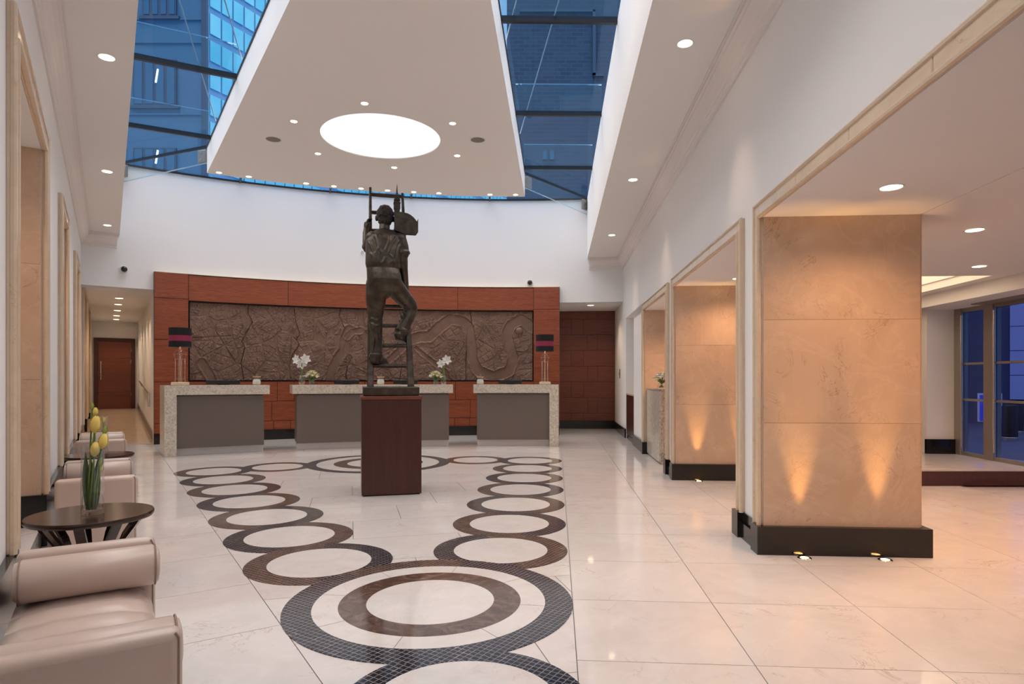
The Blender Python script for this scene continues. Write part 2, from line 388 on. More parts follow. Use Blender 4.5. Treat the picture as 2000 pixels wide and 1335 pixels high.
# =================================================================== LEFT WALL
OL = -.42; TOPL = 3.11; LZ = .16; BASEL = .39
t_arcL, phi_L = arc_hit(L, OL, 12.8); 
piersL = [(-.5, 4.06), (5.87, 7.83), (8.82, 11.15), (12.3, 14.6), (16.6, 17.6), (19.6, 22.6)]
mb = MB()
mb.fbox(L, -1.5, OL, -.5, 22.6, TOPL - .14, 3.99)
for a, b_ in piersL: mb.fbox(L, -1.5, OL, a, b_, 0, TOPL - .14)
mb.fbox(L, -1.62, -1.5, -.5, 22.6, 0, 3.99)
wl = struct(mb.obj('wall_left', 'plaster', weld=False), 'long white side wall on the left with tall marble-lined openings')
mb = MB()
for i in range(len(piersL) - 1): mb.fbox(L, -1.5, OL + .0, piersL[i][1], piersL[i + 1][0], 0.001, LZ)
struct(mb.obj('floor_recess', 'floor_marble', weld=False), 'raised marble floor of the wall recesses on the left')
def clad(parent, fr, o0, o1, t, dirn, z0, z1, n):
    """marble slabs on a jamb; dirn=-1 faces towards smaller t"""
    h = (z1 - z0) / n
    for i in range(n):
        MB().fbox(fr, o0 + .002, o1 - .002, min(t, t + dirn * .018), max(t, t + dirn * .018), z0 + i * h + .0008, z0 + (i + 1) * h - .0008).obj('cladding_panel', 'clad_marble', parent)
for i, (a, b_) in enumerate(piersL):
    if i > 0: clad(wl, L, -1.5, OL, a, -1, BASEL, TOPL - .14, 3)
    if i < 5: clad(wl, L, -1.5, OL, b_, 1, BASEL, TOPL - .14, 3)
for i, (a, b_) in enumerate(piersL):
    mb = MB(); mb.fbox(L, OL, OL + .035, a + .0, b_ - .0, 0, BASEL)
    if i > 0: mb.fbox(L, -1.5, OL + .035, a - .04, a, LZ, BASEL)
    if i < 5: mb.fbox(L, -1.5, OL + .035, b_, b_ + .04, LZ, BASEL)
    struct(mb.obj('baseboard_left', 'black_granite', weld=False), 'black granite base at the foot of the left wall')
ntrim = [0]
def architrave(fr, o_wall, sgn, ta, tb, ztop, zbot, wd, pr):
    """marble frame round an opening: posts and lintel, each a flat band with a bead; ta<tb are the jambs"""
    ntrim[0] += 1
    root = sroot('trim_%d' % ntrim[0], (*fr.p(o_wall, (ta + tb) / 2), zbot)); root['label'] = 'cream marble architrave framing a wall opening'
    def seg(name, t0, t1, z0, z1, bead):
        MB().fbox(fr, *sorted((o_wall - sgn * .004, o_wall + sgn * pr * .72)), t0, t1, z0, z1).obj(name, 'trim_marble', root, bevel=.008)
    def rail(name, tin, tout, zi):
        pass
    seg('post', ta - wd, ta, zbot, ztop + wd, 0); seg('post', tb, tb + wd, zbot, ztop + wd, 0)
    n = max(2, round((tb - ta) / .8))
    for i in range(n):
        q0, q1 = ta + (tb - ta) * i / n, ta + (tb - ta) * (i + 1) / n
        seg('lintel', q0 + .001, q1 - .001, ztop, ztop + wd, 0)
    # beads on the outer and inner edge
    for (t_, dz) in ((ta - wd, wd), (ta - .018, .018)):
        o_ = o_wall + sgn * pr * .6
        tt = 2 * ((ta + tb) / 2) - t_
        MB().tube([(*fr.p(o_, t_ + .011), zbot), (*fr.p(o_, t_ + .011), ztop + dz - .011), (*fr.p(o_, tt - .011), ztop + dz - .011), (*fr.p(o_, tt - .011), zbot)], .012 + pr * .15, 8).obj('bead', 'trim_marble', root, smooth='auto')
for i in range(5):
    architrave(L, OL, 1, piersL[i][1], piersL[i + 1][0], TOPL - .14, BASEL, .14, .045)
# =================================================================== RIGHT WALL
OR = 1.485; PD = 2.57; TOPR = 2.42; BASER = .2
piersR = [(-.5, 1.85), (4.66, 5.2), (8.0, 8.52), (10.75, 12.25)]
t_arcR, phi_R = arc_hit(R, OR, 12.8)
mb = MB(); mb.fbox(R, OR, PD, -.5, 12.25, TOPR, 3.99); mb.fbox(R, OR, PD, 12.25, 13.6, 2.57, 3.99); mb.fbox(R, OR, PD, 13.6, 16.3, 0, 3.99)
for a, b_ in piersR: mb.fbox(R, OR, PD, a, b_, 0, TOPR if b_ < 12 else 2.57)
mb.fbox(R, 2.05, PD, 12.25, 13.6, 0, 2.57)
wr = struct(mb.obj('wall_right', 'plaster', weld=False), 'white side wall on the right carried on marble-clad piers')
for i, (a, b_) in enumerate(piersR):
    if i > 0:
        clad(wr, R, OR, PD, a, -1, BASER, TOPR, 3)
    if i < 3: clad(wr, R, OR, PD, b_, 1, BASER, TOPR, 3)
for i in (0, 1, 2): # aisle side cladding
    a, b_ = piersR[i]
    for j in range(3): MB().fbox(R, PD, PD + .018, a + .002, b_ - .002, BASER + j * .74 + .0015, BASER + (j + 1) * .74 - .0015).obj('cladding_panel', 'clad_marble', wr)
for i in range(3): architrave(R, OR, -1, piersR[i][1], piersR[i + 1][0], TOPR, BASER - .002, .11, .04)
for i, (a, b_) in enumerate(piersR):
    mb = MB()
    if i < 3:
        mb.fbox(R, OR - .055, PD + .06, a - .06, a + .10, 0, BASER); mb.fbox(R, OR - .055, PD + .06, b_ - .10, b_ + .06, 0, BASER)
        mb.fbox(R, OR - .012, PD + .06, a + .10, b_ - .10, 0, BASER); mb.fbox(R, OR - .03, OR, a + .10, b_ - .10, 0, BASER * .62)
    else:
        mb.fbox(R, OR - .05, PD, a - .06, a + .1, 0, BASER); mb.fbox(R, OR - .03, OR + .0, a + .1, b_, 0, BASER)
    struct(mb.obj('baseboard_right', 'black_granite', weld=False), 'black granite base of a right hand pier')
struct(MB().fbox(R, OR - .03, OR, 13.6, 16.1, 0, BASER).obj('baseboard_right', 'black_granite'), 'black granite base beside the right alcove')

struct(MB().prism(ccw([L.p(OL - .3, -.62), R.p(OR + .6, -.5), R.p(OR + .6, -.62), (-.2, -.78)]), 0, 5.33).obj('wall_front', 'plaster'), 'white wall closing the narrow end of the hall')
struct(MB().fbox(R, PD, 5.95, 0.0, .1, 0, 2.6).obj('wall_aisle_front', 'plaster'), 'white wall closing the near end of the side aisle')
# =================================================================== CURVED BACK WALL
ZG = 5.33; ZLINT = 3.0
PH0, PH1 = 33.25, -4.62        # wooden wall
mb = MB(); mb.arc(12.8, 13.0, phi_L + .4, phi_R - .6, ZLINT, ZG, 60); mb.arc(12.8, 13.0, PH0, PH1, 0, ZLINT, 48)
wb = struct(mb.obj('wall_back', 'plaster', smooth='auto', weld=False), 'curved white wall above the reception')
ww = sroot('wall_reception', (*P(12.75, 14.3), 0)); ww['label'] = 'curved cherry wood panelled wall behind the reception desks'
RW = 12.70
MB().arc(RW + .012, 12.80, PH0, 30.57, 0, 3.335, 6).obj('backing', 'shadow_gap', ww, weld=False)
MB().arc(RW + .012, 12.80, -1.97, PH1, 0, 3.335, 6).obj('backing', 'shadow_gap', ww)
MB().arc(RW + .012, 12.80, 30.57, -1.97, 2.80, 3.325, 40).obj('backing', 'shadow_gap', ww)
MB().arc(RW + .012, 12.80, 30.57, -1.97, 0, 1.22, 40).obj('backing', 'shadow_gap', ww)
g = .0045 / 12.7 * 57.3
def wpanel(a0, a1, z0, z1, pr=0, m_='cherry'):
    MB().arc(RW - pr, RW + .014, a0 - g, a1 + g, z0 + .0045, z1 - .0045).obj('wood_panel', m_, ww, smooth='auto')
for (a0, a1) in ((PH0, 30.57), (-1.97, PH1)):
    for z0, z1 in ((.2, .40), (.40, 1.205), (1.205, 2.03), (2.03, 2.84), (2.84, 3.335)): wpanel(a0, a1, z0, z1, .015)
for a0, a1 in ((30.57, 22.1), (22.1, 13.9), (13.9, 5.75), (5.75, -1.97)): wpanel(a0, a1, 2.815, 3.325)
rows = [(.2, .39), (.39, .80), (.80, 1.21)]
for k, (z0, z1) in enumerate(rows):
    a = 30.57; i = 0; step = [1.8, 4.7][k % 2]
    wseq = {0: (3.55, 1.62, 2.0, 1.5), 1: (4.6, 2.4, 5.1, 1.9), 2: (7.5, 1.5, 4.4, 2.2)}[k]
    while a > -1.97:
        e = max(-1.97, a - wseq[i % 4]); 
        if e + 1.97 < .5: e = -1.97
        wpanel(a, e, z0, z1); a = e; i += 1
struct(MB().arc(12.66, 12.8, PH0 + .02, PH1, 0, .2, 40).obj('baseboard_back', 'black_granite'), 'black granite base under the wooden reception wall')
struct(MB().arc(12.69, 12.83, PH0, PH1, 3.336, 3.345, 40).obj('trim_cove', 'trim_marble'), 'thin pale capping strip along the wooden reception wall')
# ---- relief map in bronze, panels meeting along jagged cracks
cr = [[(30.5, 2.9), (30.5, 1.1)],
 [(25.5, 2.86), (25.64, 2.65), (25.25, 2.44), (26.17, 2.04), (25.89, 1.91), (26.23, 1.6), (25.96, 1.2)],
 [(21.63, 2.85), (21.41, 2.48), (21.04, 2.22), (21.34, 2.12), (21.11, 1.98), (21.71, 1.78), (22.0, 1.56), (21.82, 1.2)],
 [(17.2, 2.84), (17.39, 2.64), (16.93, 2.39), (16.31, 2.3), (16.85, 2.05), (17.01, 1.87), (16.15, 1.75), (16.62, 1.53), (16.77, 1.33), (16.54, 1.2)],
 [(11.6, 2.85), (11.2, 2.4), (11.8, 2.0), (11.3, 1.6), (11.6, 1.2)],
 [(4.48, 2.82), (4.3, 2.49), (4.79, 2.42), (4.82, 2.03), (4.92, 1.75), (4.92, 1.2)],
 [(-1.9, 2.9), (-1.9, 1.1)]]
rivers = [([(29.5, 1.6), (28.83, 1.34), (28.4, 1.1)], .07), ([(16.46, 2.34), (16.85, 2.16), (17.01, 1.89), (17.7, 1.65), (18.09, 1.44), (18.32, 1.19)], .085),
 ([(15.37, 2.9), (15.25, 2.34), (14.89, 2.2), (14.78, 1.98), (14.2, 1.7), (13.0, 1.6), (11.5, 1.9), (10.4, 2.15)], .06), ([(15.37, 2.33), (16.15, 2.3), (16.62, 2.19)], .05),
 ([(10.4, 2.15), (9.55, 2.21), (8.63, 2.22), (7.52, 2.44), (6.47, 2.62), (5.23, 2.57), (4.61, 2.42), (4.36, 2.1), (4.3, 1.75), (3.67, 1.44), (2.11, 1.31), (.55, 1.44), (.05, 1.75), (.42, 2.0), (.73, 2.31), (.36, 2.48), (-.7, 2.63), (-1.96, 2.42)], .105),
 ([(9.9, 1.95), (8.32, 1.66), (6.97, 1.44), (6.4, 1.15)], .035)]
def segdist(px, pz, pts):
    d = np.full(px.shape, 9.0)
    for (a, b_) in zip(pts[:-1], pts[1:]):
        ax, az, bx, bz = a[0] * .2230, a[1], b_[0] * .2230, b_[1]; vx, vz = bx - ax, bz - az
        k = np.clip(((px - ax) * vx + (pz - az) * vz) / (vx * vx + vz * vz + 1e-9), 0, 1)
        d = np.minimum(d, np.hypot(px - ax - k * vx, pz - az - k * vz))
    return d
rng = np.random.RandomState(4)
def vnoise(x, z, seed):
    r = np.random.RandomState(seed).rand(64, 64); xi, zi = np.floor(x).astype(int), np.floor(z).astype(int); fx, fz = x - xi, z - zi
    fx = fx * fx * (3 - 2 * fx); fz = fz * fz * (3 - 2 * fz); q = lambda i, j: r[(xi + i) % 64, (zi + j) % 64]
    return (q(0, 0) * (1 - fx) + q(1, 0) * fx) * (1 - fz) + (q(0, 1) * (1 - fx) + q(1, 1) * fx) * fz
_r = np.random.RandomState(12)
SEEDS = (_r.uniform(-.6, 7.0, 90), _r.uniform(1.1, 2.95, 90), _r.uniform(0, 3.14, 90), _r.uniform(4.0, 11.0, 90))
def relief_h(ph, z):
    x = ph * .2230
    h = .010 * vnoise(x * 2.2 + 9, z * 2.2, 1)
    sx, sz, sa, ss = SEEDS
    d2 = (x[..., None] - sx) ** 2 + (z[..., None] - sz) ** 2; k = d2.argmin(-1); ds = np.sort(d2, -1); rim = np.sqrt(ds[..., 1]) - np.sqrt(ds[..., 0])
    a = sa[k]; dx, dz = x - sx[k], z - sz[k]; bend = 1 + .5 * dx
    u = (dx * np.cos(a) - dz * np.sin(a)) * ss[k] * bend; q = (dx * np.sin(a) + dz * np.cos(a)) * ss[k] * 1.6
    for f_, sd, amp in ((1.0, 8, .011), (2.3, 11, .008)):
        iu, iq = np.floor(u * f_).astype(int), np.floor(q * f_ + .5 * (np.floor(u * f_) % 2)).astype(int)
        cell = np.random.RandomState(sd).rand(128, 128)[(iu + 7 * k) % 128, (iq + 13 * k) % 128]
        gap = np.minimum(np.abs(u * f_ - np.round(u * f_)), np.abs((q * f_ + .5 * (iu % 2)) - np.round(q * f_ + .5 * (iu % 2))))
        h = h + amp * (cell > .35) * cell * (gap > .09)
    h = np.where(rim < .03, .001, h) + .006 * np.random.RandomState(31).rand(99)[k % 99]
    for _ in range(26):      # straight streets
        cx, cz, a, l = rng.uniform(-.4, 6.8), rng.uniform(1.25, 2.8), rng.uniform(0, 3.14), rng.uniform(.2, .7)
        u = (x - cx) * math.cos(a) + (z - cz) * math.sin(a); q = -(x - cx) * math.sin(a) + (z - cz) * math.cos(a)
        h = np.where((np.abs(q) < .012) & (np.abs(u) < l), .002, h)
    for pts, wd in rivers:
        d = segdist(x, z, pts) + .02 * (vnoise(x * 9, z * 9, 20) - .5)
        h = np.where(d < wd, -.004, h); h = h + .012 * np.exp(-((d - wd - .025) / .016) ** 2)
    return h
def crack_at(c, z):
    zz = [q[1] for q in c][::-1]; return np.interp(z, zz, [q[0] for q in c][::-1])
rel = thing('wall_relief', 'long brown bronze relief map with a winding river on the wooden reception wall', 'relief', (*P(12.77, 14.3), 1.23))
state = rng.get_state()
for i in range(6):
    nz = 170; nx = int(abs(crack_at(cr[i], 2.) - crack_at(cr[i + 1], 2.)) * .223 / .0095)
    z = np.linspace(1.232, 2.80, nz)[:, None] * np.ones((1, nx)); u = np.linspace(0, 1, nx)[None, :]
    zc = z[:, 0]; a0 = crack_at(cr[i], zc)[:, None] - .010; a1 = crack_at(cr[i + 1], zc)[:, None] + .010
    ph = a0 + (a1 - a0) * u
    rng.set_state(state); h = relief_h(ph, z)
    edge = np.zeros_like(h); edge[:, 0] = edge[:, -1] = 1; edge[0] = edge[-1] = 1
    r = 12.772 - h * .95; r = np.where(edge > 0, 12.776, r)
    A = np.radians(ph); V = np.stack([CX - r * np.sin(A), CY + r * np.cos(A), z], -1).reshape(-1, 3)
    idx = np.arange(nz * nx).reshape(nz, nx)
    F_ = np.stack([idx[:-1, :-1], idx[:-1, 1:], idx[1:, 1:], idx[1:, :-1]], -1).reshape(-1, 4)
    mb = MB(); mb.v = [tuple(q) for q in V]; mb.f = [tuple(int(k_) for k_ in q) for q in F_]
    ob = mb.obj('relief_panel', 'relief_bronze', rel, weld=False)
mb = MB(); x_, y_ = P(12.745, -.52); mb.ell((x_, y_, 2.35), (.085, .05, .085), 20, 12); mb.obj('dome', 'relief_bronze', rel, smooth=True)
MB().arc(12.785, 12.80, 30.57, -1.97, 1.22, 2.81, 40).obj('back_plate', 'shadow_gap', rel)

# =================================================================== ALCOVE (right of the reception) AND CORRIDOR (left)
AT = 16.15
al = sroot('wall_alcove', (*R.p(.9, AT), 0)); al['label'] = 'dark cherry wood panelled wall at the back of the alcove'
MB().fbox(R, -.6, OR, AT + .012, AT + .1, 0, 3.0).obj('backing', 'shadow_gap', al)
o_l, o_a, o_b, o_c, o_d = -.25, .376, .688, .793, 1.05
z = .2; k = 0
zr = [.2, .395] + [.395 + .4 * i for i in range(1, 7)] + [3.0]
for k in range(len(zr) - 1):
    cuts = [-.6, o_a, o_b, OR] if k % 2 == 0 else [-.6, o_c, o_d, OR]
    for c0, c1 in zip(cuts[:-1], cuts[1:]):
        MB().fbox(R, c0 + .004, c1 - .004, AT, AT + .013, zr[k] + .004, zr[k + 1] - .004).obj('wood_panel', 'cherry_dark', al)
struct(MB().fbox(R, -.6, OR, AT - .03, AT, 0, .2).obj('baseboard_alcove', 'black_granite'), 'black granite base at the foot of the alcove wall')
x0, y0 = P(13.0, PH1)
mb = MB(); mb.prism(ccw([P(13.0, PH1 + .9), P(13.0, PH1), R.p(-.5, AT + .1), R.p(-.75, AT + .1)]), 0, 3.0)
struct(mb.obj('wall_alcove_side', 'plaster'), 'white return wall inside the alcove')
mb = MB(); mb.prism(ccw([P(12.98, -3.5), P(12.98, phi_R - 1), R.p(OR + .1, AT + .1), R.p(-.7, AT + .1)]), 3.0, 3.1)
struct(mb.obj('ceiling_alcove', 'ceiling_paint'), 'white ceiling of the alcove')
# wall plate in the alcove and niche cabinet
cab = thing('niche_cabinet', 'dark wooden cabinet with pale stone top filling the narrow wall niche', 'cabinet', (*R.p(1.75, 12.9), 0))
MB().fbox(R, OR + .02, 2.05, 12.255, 13.595, .08, .93).obj('body', 'plinth_wood', cab); MB().fbox(R, OR + .0, 2.05, 12.255, 13.595, .93, .96).obj('stone_top', 'trim_marble', cab)
MB().fbox(R, OR + .005, OR + .02, 12.27, 12.92, .1, .92).obj('door', 'plinth_wood', cab); MB().fbox(R, OR + .005, OR + .02, 12.93, 13.58, .1, .92).obj('door', 'plinth_wood', cab)
MB().fbox(R, OR + .01, 2.05, 12.255, 13.595, 0, .08).obj('kick_plate', 'black_granite', cab)
sp = thing('wall_control_plate', 'small bronze control plate on the white wall beside the alcove', 'wall plate', (*R.p(OR - .01, 14.9), 1.35))
MB().fbox(R, OR - .012, OR, 14.82, 14.98, 1.28, 1.5).obj('plate', 'aluminium', sp, bevel=.004); MB().fbox(R, OR - .018, OR - .012, 14.87, 14.93, 1.36, 1.42).obj('button', 'dark_metal', sp)
# corridor
OC = .775; TE = 22.5; RZ = .37
tca, _ = arc_hit(L, OC, 12.8)
struct(MB().fbox(L, OC, OC + .12, tca + .1, TE, 0, 3.0).obj('wall_corridor', 'plaster'), 'white wall on the right of the ramped corridor')
mb = MB(); mb.prism(ccw([P(12.98, 31.5), P(12.98, phi_L + 1), L.p(-.6, TE), L.p(OC + .12, TE)]), 3.0, 3.1); struct(mb.obj('ceiling_corridor', 'ceiling_paint'), 'white ceiling of the corridor')
struct(MB().fbox(L, OL - .1, OC + .12, TE, TE + .12, 0, 3.1).obj('wall_corridor_end', 'plaster'), 'white end wall of the corridor around the door')
tr0 = 14.2
mb = MB(); a_ = [L.p(OL, tr0), L.p(OC, tr0), L.p(OC, TE), L.p(OL, TE)]
vs_ = [(*a_[0], .002), (*a_[1], .002), (*a_[2], RZ), (*a_[3], RZ)] + [(x, y, -.1) for x, y in a_]
mb.add(vs_, [(0, 1, 2, 3), (7, 6, 5, 4), (0, 4, 5, 1), (1, 5, 6, 2), (2, 6, 7, 3), (3, 7, 4, 0)])
marble('ramp_marble', (.62, .47, .34), (.72, .57, .43), (.42, .26, .19), .16, .9)
struct(mb.obj('floor_ramp', 'ramp_marble'), 'tan ramp floor rising along the corridor')
zr_ = lambda t: RZ * (t - tr0) / (TE - tr0) if t > tr0 else 0
mb = MB(); pts = [(OC - .025, tca + .1), (OC, tca + .1), (OC, TE), (OC - .025, TE)]
vs_ = [(*L.p(o, t), zr_(t) - .01) for o, t in pts] + [(*L.p(o, t), zr_(t) + .16) for o, t in pts]
mb.add(vs_, [(3, 2, 1, 0), (4, 5, 6, 7)] + [(i, (i + 1) % 4, 4 + (i + 1) % 4, 4 + i) for i in range(4)])
struct(mb.obj('baseboard_corridor', 'black_granite'), 'black granite base sloping along the corridor')
# door
D = sroot('door_1', (*L.p(.12, TE - .03), RZ)); D['label'] = 'dark wooden door with horizontal planks at the end of the corridor'
d0, d1, dz0, dz1 = -.36, .70, RZ, 2.5
MB().fbox(L, d0, d0 + .11, TE - .06, TE, dz0, dz1).obj('door_frame', 'plinth_wood', D); MB().fbox(L, d1 - .11, d1, TE - .06, TE, dz0, dz1).obj('door_frame', 'plinth_wood', D)
MB().fbox(L, d0 + .11, d1 - .11, TE - .06, TE, dz1 - .1, dz1).obj('door_frame', 'plinth_wood', D)
for i in range(4):
    h = (dz1 - .1 - dz0) / 4; MB().fbox(L, d0 + .115, d1 - .115, TE - .045, TE, dz0 + i * h + .004, dz0 + (i + 1) * h - .004).obj('door_plank', 'door_wood', D)
MB().tube([(*L.p(d0 + .18, TE - .10), 1.25), (*L.p(d0 + .18, TE - .10), 1.8)], .013, 10).obj('door_handle', 'steel', D, smooth='auto')
for zz in (.75, 1.75, 2.1): MB().tube([(*L.p(d1 - .115, TE - .065), zz), (*L.p(d1 - .115, TE - .065), zz + .1)], .012, 8).obj('hinge', 'steel', D)
hr = thing('handrail', 'brushed steel handrail sloping down the white corridor wall', 'handrail', (*L.p(OC - .06, 15.5), .9))
pth = [(*L.p(OC - .07, 19.2), zr_(19.2) + .98), (*L.p(OC - .07, 15.0), zr_(15.0) + .93), (*L.p(OC - .07, 14.9), zr_(15.0) + .80), (*L.p(OC - .07, 14.9), zr_(15.0) + .66)]
MB().tube(pth, .022, 10).obj('rail', 'steel', hr, smooth='auto')
for t_ in (15.6, 17.2, 18.8): MB().tube([(*L.p(OC - .07, t_), zr_(t_) + .93), (*L.p(OC - .04, t_), zr_(t_) + .87), (*L.p(OC, t_), zr_(t_) + .87)], .008, 6).obj('bracket', 'steel', hr)

# =================================================================== CEILINGS
ZS = 3.98; EL_, ER_ = .184, .69; ZB = 4.87
tl, phs_L = arc_hit(L, EL_, 12.8); tr, phs_R = arc_hit(R, ER_, 12.8)
def cl(a, b_, n): return [a + (b_ - a) * i / n for i in range(n + 1)]
poly = [L.p(OL - .2, -.5), L.p(EL_, -.5), L.p(EL_, tl)] + [P(12.8, a) for a in cl(phs_L, phi_L, 6)] + [L.p(OL - .2, t_arcL)]
struct(MB().prism(ccw(poly), ZS, ZG).obj('ceiling_left', 'ceiling_paint'), 'lowered ceiling strip along the left wall')
poly = [R.p(OR + .2, -.5), R.p(ER_, -.5), R.p(ER_, tr)] + [P(12.8, a) for a in cl(phs_R, phi_R, 5)] + [R.p(OR + .2, t_arcR)]
struct(MB().prism(ccw(poly), ZS, ZG).obj('ceiling_right', 'plaster'), 'lowered ceiling strip along the right wall')
# cornice: stepped and coved profile (d from the wall, z below the ceiling)
prof = [(0, -.25), (.018, -.25), (.018, -.215), (.035, -.205), (.035, -.18), (.05, -.165), (.06, -.13), (.085, -.085), (.115, -.062), (.115, -.045), (.135, -.038), (.135, -.012), (.15, -.010), (.15, 0), (0, 0)]
def cornice_straight(fr, o, sg, t0, t1):
    mb = MB(); n = len(prof)
    vs_ = [(*fr.p(o + sg * d, t), ZS + z_) for t in (t0, t1) for d, z_ in prof]
    return mb.add(vs_, [tuple(range(n)), tuple(range(n, 2 * n))[::-1]] + [(i, (i + 1) % n, n + (i + 1) % n, n + i) for i in range(n)])
def cornice_arc(a0, a1, n_=6):
    mb = MB(); n = len(prof); vs_ = []
    for i in range(n_ + 1): vs_ += [(*P(12.8 - d, a0 + (a1 - a0) * i / n_), ZS + z_) for d, z_ in prof]
    fs = [tuple(range(n)), tuple(range(n_ * n, (n_ + 1) * n))[::-1]]
    for j in range(n_): fs += [(j * n + i, j * n + (i + 1) % n, (j + 1) * n + (i + 1) % n, (j + 1) * n + i) for i in range(n)]
    return mb.add(vs_, fs)
struct(cornice_straight(L, OL, 1, -.5, t_arcL).obj('trim_cornice_left', 'cornice', weld=False), 'moulded cornice under the left ceiling strip')
struct(cornice_straight(R, OR, -1, -.5, t_arcR).obj('trim_cornice_right', 'cornice', weld=False), 'moulded cornice under the right ceiling strip')
struct(cornice_arc(phi_L, phs_L + .2).obj('trim_cornice_end_left', 'cornice', weld=False), 'short moulded cornice return at the far end of the left ceiling strip')
struct(cornice_arc(phi_R, phs_R - .2).obj('trim_cornice_end_right', 'cornice', weld=False), 'short moulded cornice return at the far end of the right ceiling strip')
# hanging slab with the round oculus
SL, SR, SRad = 1.46, -.626, 10.93
tsl, ph_sl = arc_hit(L, SL, SRad); tsr, ph_sr = arc_hit(R, SR, SRad)
oc = (-1.96, 9.43); orad = .885
out = [(-.26, 3.6)] + [L.p(SL, tsl * (i / 6) + 4.0 * (1 - i / 6)) for i in range(1, 6)]
outer = ccw([(-.37, 3.35)] + [R.p(SR, q) for q in cl(3.7, tsr - .6, 5)] + [P(SRad, a) for a in cl(ph_sr, ph_sl, 30)] + [L.p(SL, q) for q in cl(tsl - .6, 3.9, 5)])
NO = 64
hole = [(oc[0] + orad * math.cos(2 * math.pi * i / NO), oc[1] + orad * math.sin(2 * math.pi * i / NO)) for i in range(NO)]
bm = bmesh.new()
def loop(pts, z):
    vs_ = [bm.verts.new((x, y, z)) for x, y in pts]; es = [bm.edges.new((vs_[i], vs_[(i + 1) % len(vs_)])) for i in range(len(vs_))]; return vs_, es
vo, eo = loop(outer, ZB); vh, eh = loop([(oc[0] + (x - oc[0]) * .995, oc[1] + (y - oc[1]) * .995) for x, y in hole], ZB); bmesh.ops.triangle_fill(bm, edges=eo + eh, use_beauty=True)
vo2, eo2 = loop(outer, ZG - .01); vh2, eh2 = loop(hole, ZG - .01)
for A_, B_ in ((vo, vo2), (vh, vh2)):
    for i in range(len(A_)): bm.faces.new((A_[i], A_[(i + 1) % len(A_)], B_[(i + 1) % len(A_)], B_[i]))
bmesh.ops.triangle_fill(bm, edges=eo2 + eh2, use_beauty=True); bmesh.ops.recalc_face_normals(bm, faces=bm.faces)
me = bpy.data.meshes.new('ceiling_canopy'); bm.to_mesh(me); bm.free(); me.materials.append(MAT['ceiling_paint']); me.materials.append(MAT['plaster'])
for p in me.polygons:
    if abs(p.normal.z) < .5: p.material_index = 1
slab = bpy.data.objects.new('ceiling_canopy', me); COL.objects.link(slab); struct(slab, 'white wedge-shaped hanging ceiling slab with a round opening')
ocl = sroot('ceiling_oculus', (oc[0], oc[1], ZB)); ocl['label'] = 'bright round oculus dome in the hanging ceiling slab'
prof_d = [0, (orad, ZB + .012)] + [(orad * math.cos(a), ZB + .02 + .62 * math.sin(a)) for a in cl(.02, math.pi / 2, 10)]
MB().lathe((oc[0], oc[1], 0), [(r_, z_) for r_, z_ in prof_d[1:]], 48).obj('dome', 'oculus_emit', ocl, smooth=True)

# =================================================================== GLASS ROOF
wg = sroot('window_1', (0, 9, ZG)); wg['label'] = 'blue tinted glass roof around the hanging slab'
def pane(poly): MB().prism(ccw(poly), ZG + .004, ZG + .018).obj('pane', 'roof_glass', wg)
jl = [4.1, 6.68, 9.26, 11.8]
for a, b_ in zip(jl[:-1], jl[1:]): pane([L.p(EL_ - .02, a + .012), L.p(SL + .02, a + .012 - .12), L.p(SL + .02, b_ - .012 - .12), L.p(EL_ - .02, b_ - .012)])
pane([L.p(EL_ - .02, 11.812), L.p(SL + .02, 11.692), L.p(SL + .02, tsl), L.p(EL_ - .02, tl - .02)])
jr = [4.6, 7.1, 9.62, 12.1]
for a, b_ in zip(jr[:-1], jr[1:]): pane([R.p(SR - .02, a + .012), R.p(ER_ + .02, a + .012 + .12), R.p(ER_ + .02, b_ - .012 + .12), R.p(SR - .02, b_ - .012)])
pane([R.p(SR - .02, 12.112), R.p(ER_ + .02, 12.232), R.p(ER_ + .02, tr - .02), R.p(SR - .02, tsr)])
pane([L.p(EL_ - .02, -.6), R.p(ER_ + .02, -.6), R.p(ER_ + .02, 4.7), R.p(SR, 4.58), (-.37, 3.33), L.p(SL, 3.97), L.p(EL_ - .02, 4.09)])
pj = [ph_sl - .1, 26.3, 18.25, 10.4, 2.5, ph_sr + .1]
pane([P(SRad - .02, ph_sl - .05)] + [P(12.83, a) for a in cl(phs_L - .05, 26.33, 8)] + [P(SRad - .02, 26.33)])
for a, b_ in zip(pj[1:-2], pj[2:-1]): pane([P(SRad - .02, a_) for a_ in cl(a - .03, b_ + .03, 6)] + [P(12.83, a_) for a_ in cl(b_ + .03, a - .03, 6)])
pane([P(SRad - .02, 2.47)] + [P(12.83, a) for a in cl(2.47, phs_R + .05, 8)] + [P(SRad - .02, ph_sr + .05)])
def mull(p, q, w_=.022, h=.05): MB().bar([(*p, ZG + .0), (*q, ZG + .0)], w_, h).obj('mullion', 'dark_metal', wg)
for t_ in jl: mull(L.p(EL_, t_), L.p(SL, t_ - .12), .045, .07)
for t_ in jr: mull(R.p(SR, t_), R.p(ER_, t_ + .12), .045, .07)
mull(P(SRad, ph_sl), L.p(EL_, tl - .03)); mull(P(SRad, ph_sr), R.p(ER_, tr - .03))
for a in pj[1:-1]: mull(P(SRad, a), P(12.8, a), .04)
MB().arc(12.77, 12.81, phs_L, phs_R, ZG - .012, ZG + .02, 40).obj('edge_seal', 'dark_metal', wg)
for (fr, o, t0, t1) in ((L, SL, 4, tsl), (R, SR, 4, tsr)): MB().fbox(fr, o - .012, o + .012, t0, t1, ZG - .02, ZG + .01).obj('edge_seal', 'dark_metal', wg)
